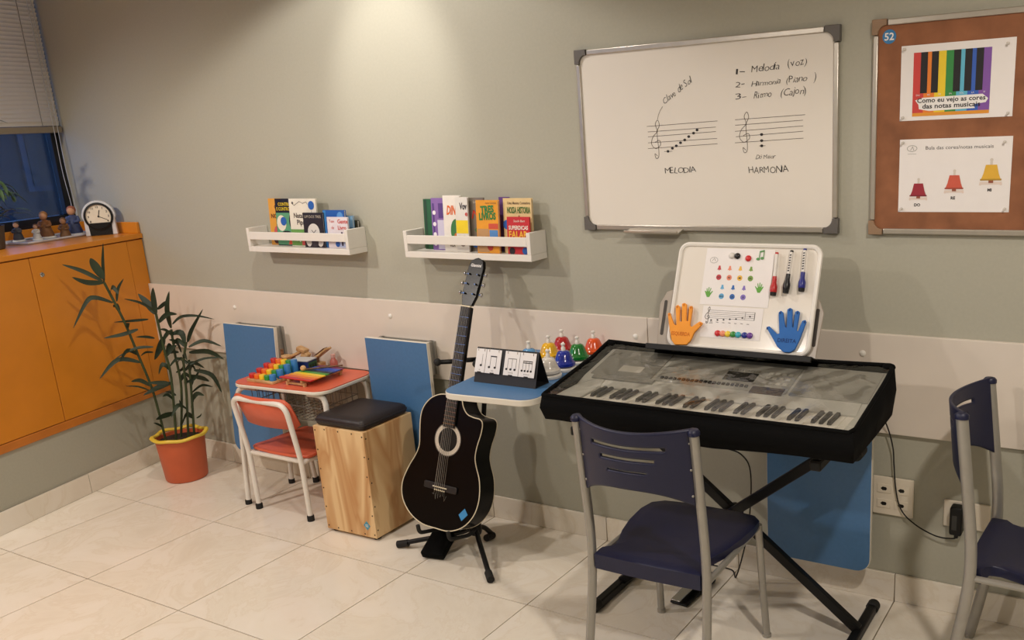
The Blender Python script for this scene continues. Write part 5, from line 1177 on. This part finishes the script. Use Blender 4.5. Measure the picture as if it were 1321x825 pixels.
# ================================================================== THINGS ON THE WINDOW LEDGE
LZ = 1.2525
ck = thing('table_clock', 'round faced table clock with white case and black ring', 'clock', (-1.285, -.112, LZ), (0, 0, R(50)))
ck.scale = (.86, .86, .90)
cs = [(-.088, 0), (-.070, 0)] + [(-.066, .045), (.066, .045)] + [(.070, 0), (.088, 0)]
arch = [(.090, .0), (.086, .09)] + [(.094*math.cos(R(a)), .112+.094*math.sin(R(a))) for a in range(0, 181, 12)] + [(-.086, .09), (-.090, .0)]
build(MB().prism_y(arch, -.010, .030), 'case', M('clock_white', (206, 208, 212), .35), ck, bevel=.004)
build(MB().prism_y([(-.062, .002), (.062, .002), (.066, .075), (-.066, .075)], -.014, -.0102), 'base_panel', m_black, ck, bevel=.001)
build(MB().lathe([(.082, 0), (.082, .008), (.070, .010), (.070, .006), (.070, 0)], 36, (0, -.0102, .112), Matrix.Rotation(R(90), 3, 'X')), 'ring', m_black, ck, smooth=35)
build(MB().disc(0, .112, .0705, -.0118, 36), 'dial', M('dial_cream', (222, 214, 196), .5), ck, recalc=False)
nu_ = MB()
for k in range(1, 13):
    a = R(90-30*k); nu_.text(str(k), .056*math.cos(a), .112+.056*math.sin(a)-.006, .012, -.0122, align='c', bold=.03)
build(nu_, 'numerals', m_ink, ck, recalc=False)
build(MB().stroke([(0, .112), (.010, .148)], .005, -.0128).stroke([(0, .112), (.046, .090)], .0036, -.0132).disc(0, .112, .006, -.0134), 'hands', m_ink, ck, recalc=False)
tray = thing('glass_tray', 'long shallow clear tray under the figurines', 'tray', (-1.470, -.285, LZ), (0, 0, LA))
m_tray = clear_material('tray_glass', (.92, .94, .96), .05, .2)
build(MB().box(-.115, .115, -.235, .235, 0, .004), 'base', M('tray_pale', (186, 190, 200), .25), tray, bevel=.002)
build(MB().tube([(-.115, -.235, .008), (.115, -.235, .008), (.115, .235, .008), (-.115, .235, .008)], .005, 8, closed=True), 'rim', M('tray_rim', (206, 208, 214), .2), tray, smooth=True)
def figurine(x, y, h, robe, skin, hair, label, base=True, lean=0.):
    t = thing('figurine', label, 'figurine', (x, y, LZ+.0045), (0, 0, R(45)), 'figurines on the ledge')
    z0 = .010 if base else 0
    if base: build(MB().lathe([(h*.30, 0), (h*.31, .004), (h*.28, z0)], 18), 'base', m_white, t, smooth=35)
    build(MB().lathe([(h*.24, z0), (h*.25, z0+h*.06), (h*.19, z0+h*.30), (h*.16, z0+h*.48), (h*.17, z0+h*.56), (h*.06, z0+h*.64)], 16), 'robe', M('robe_%d_%d_%d' % robe, robe, .6, var=.15), t, smooth=50)
    for s in (-1, 1): build(MB().tube(catmull([(s*h*.15, 0, z0+h*.56), (s*h*.20, -h*.10, z0+h*.42), (s*h*.06, -h*.20, z0+h*.40)], 4), [h*.055]*9, 8), 'arm', M('robe_%d_%d_%d' % robe, robe, .6), t, smooth=True)
    build(MB().ball((0, -h*.01, z0+h*.76), h*.135, 14, 10, (1, 1, 1.1)), 'head', M('skin_%d' % skin[0], skin, .6), t, smooth=True)
    hb_ = build(MB().ball((0, h*.03, z0+h*.80), h*.145, 14, 10, (1.05, 1, 1)), 'hair', M('hair_%d_%d' % hair[:2], hair, .7, var=.2), t, smooth=True)
    return t
figurine(-1.500, -.430, .10, (70, 70, 76), (206, 160, 130), (60, 44, 34), 'small figurine in dark robe at the end of the tray')
figurine(-1.435, -.370, .08, (206, 200, 190), (206, 160, 130), (120, 84, 50), 'small figurine in white robe on a white base')
figurine(-1.490, -.290, .14, (132, 88, 50), (190, 140, 104), (150, 104, 52), 'brown robed figurine with golden brown hair')
figurine(-1.415, -.235, .11, (118, 82, 46), (170, 126, 90), (100, 70, 40), 'crouching brown figurine beside the blue one', base=False)
figurine(-1.470, -.150, .155, (62, 74, 110), (190, 124, 96), (150, 86, 58), 'blue robed figurine with reddish hair next to the clock')
# plant on the ledge
lp = thing('ledge_plant', 'bushy green houseplant in a pot on the window ledge', 'plant', (-1.30, -.66, LZ))
build(MB().lathe([(.05, 0), (.055, .004), (.068, .10), (.072, .115), (.062, .115), (.06, .10), (.03, .098)], 22), 'pot', M('pot_dark', (70, 64, 58), .6), lp, smooth=35)
m_leaf2 = M('fern_green', (66, 92, 58), .5, var=.25, scale=20)
rnd = random.Random(11)
for k in range(46):
    a = rnd.uniform(0, 2*math.pi); tl = rnd.uniform(.10, .24); up_ = rnd.uniform(.05, .20); dx, dy_ = math.cos(a), math.sin(a)
    if dx*-.9 > .8 and tl > .16: tl = .16
    z0 = .10
    if k % 6 == 0: up_ += .12; tl *= .8
    build(leaf_mesh([(0, 0, z0), (dx*tl*.45, dy_*tl*.45, z0+up_), (dx*tl*.8, dy_*tl*.8, z0+up_*1.05), (dx*tl*.9, dy_*tl*1.0, z0+up_*.75)], rnd.uniform(.009, .017)), 'leaf', m_leaf2, lp, smooth=60, recalc=False)
for k, (ex, ey, ez) in enumerate(((.01, .03, .58), (.0, .10, .60), (.02, -.02, .57))):
    build(MB().tube(catmull([(0, 0, .10), (ex*.5, ey*.4, .35), (ex, ey, ez)], 5), .003, 6), 'stem', m_stem, lp, smooth=True)
    for q_ in range(5):
        a = q_*1.3+k; build(leaf_mesh([(ex, ey, ez-.01*q_), (ex+.035*math.cos(a), ey+.05*math.sin(a), ez+.012-.01*q_), (ex+.06*math.cos(a), ey+.10*math.sin(a), ez-.005-.01*q_)], .010), 'leaf', m_leaf2, lp, smooth=60, recalc=False)
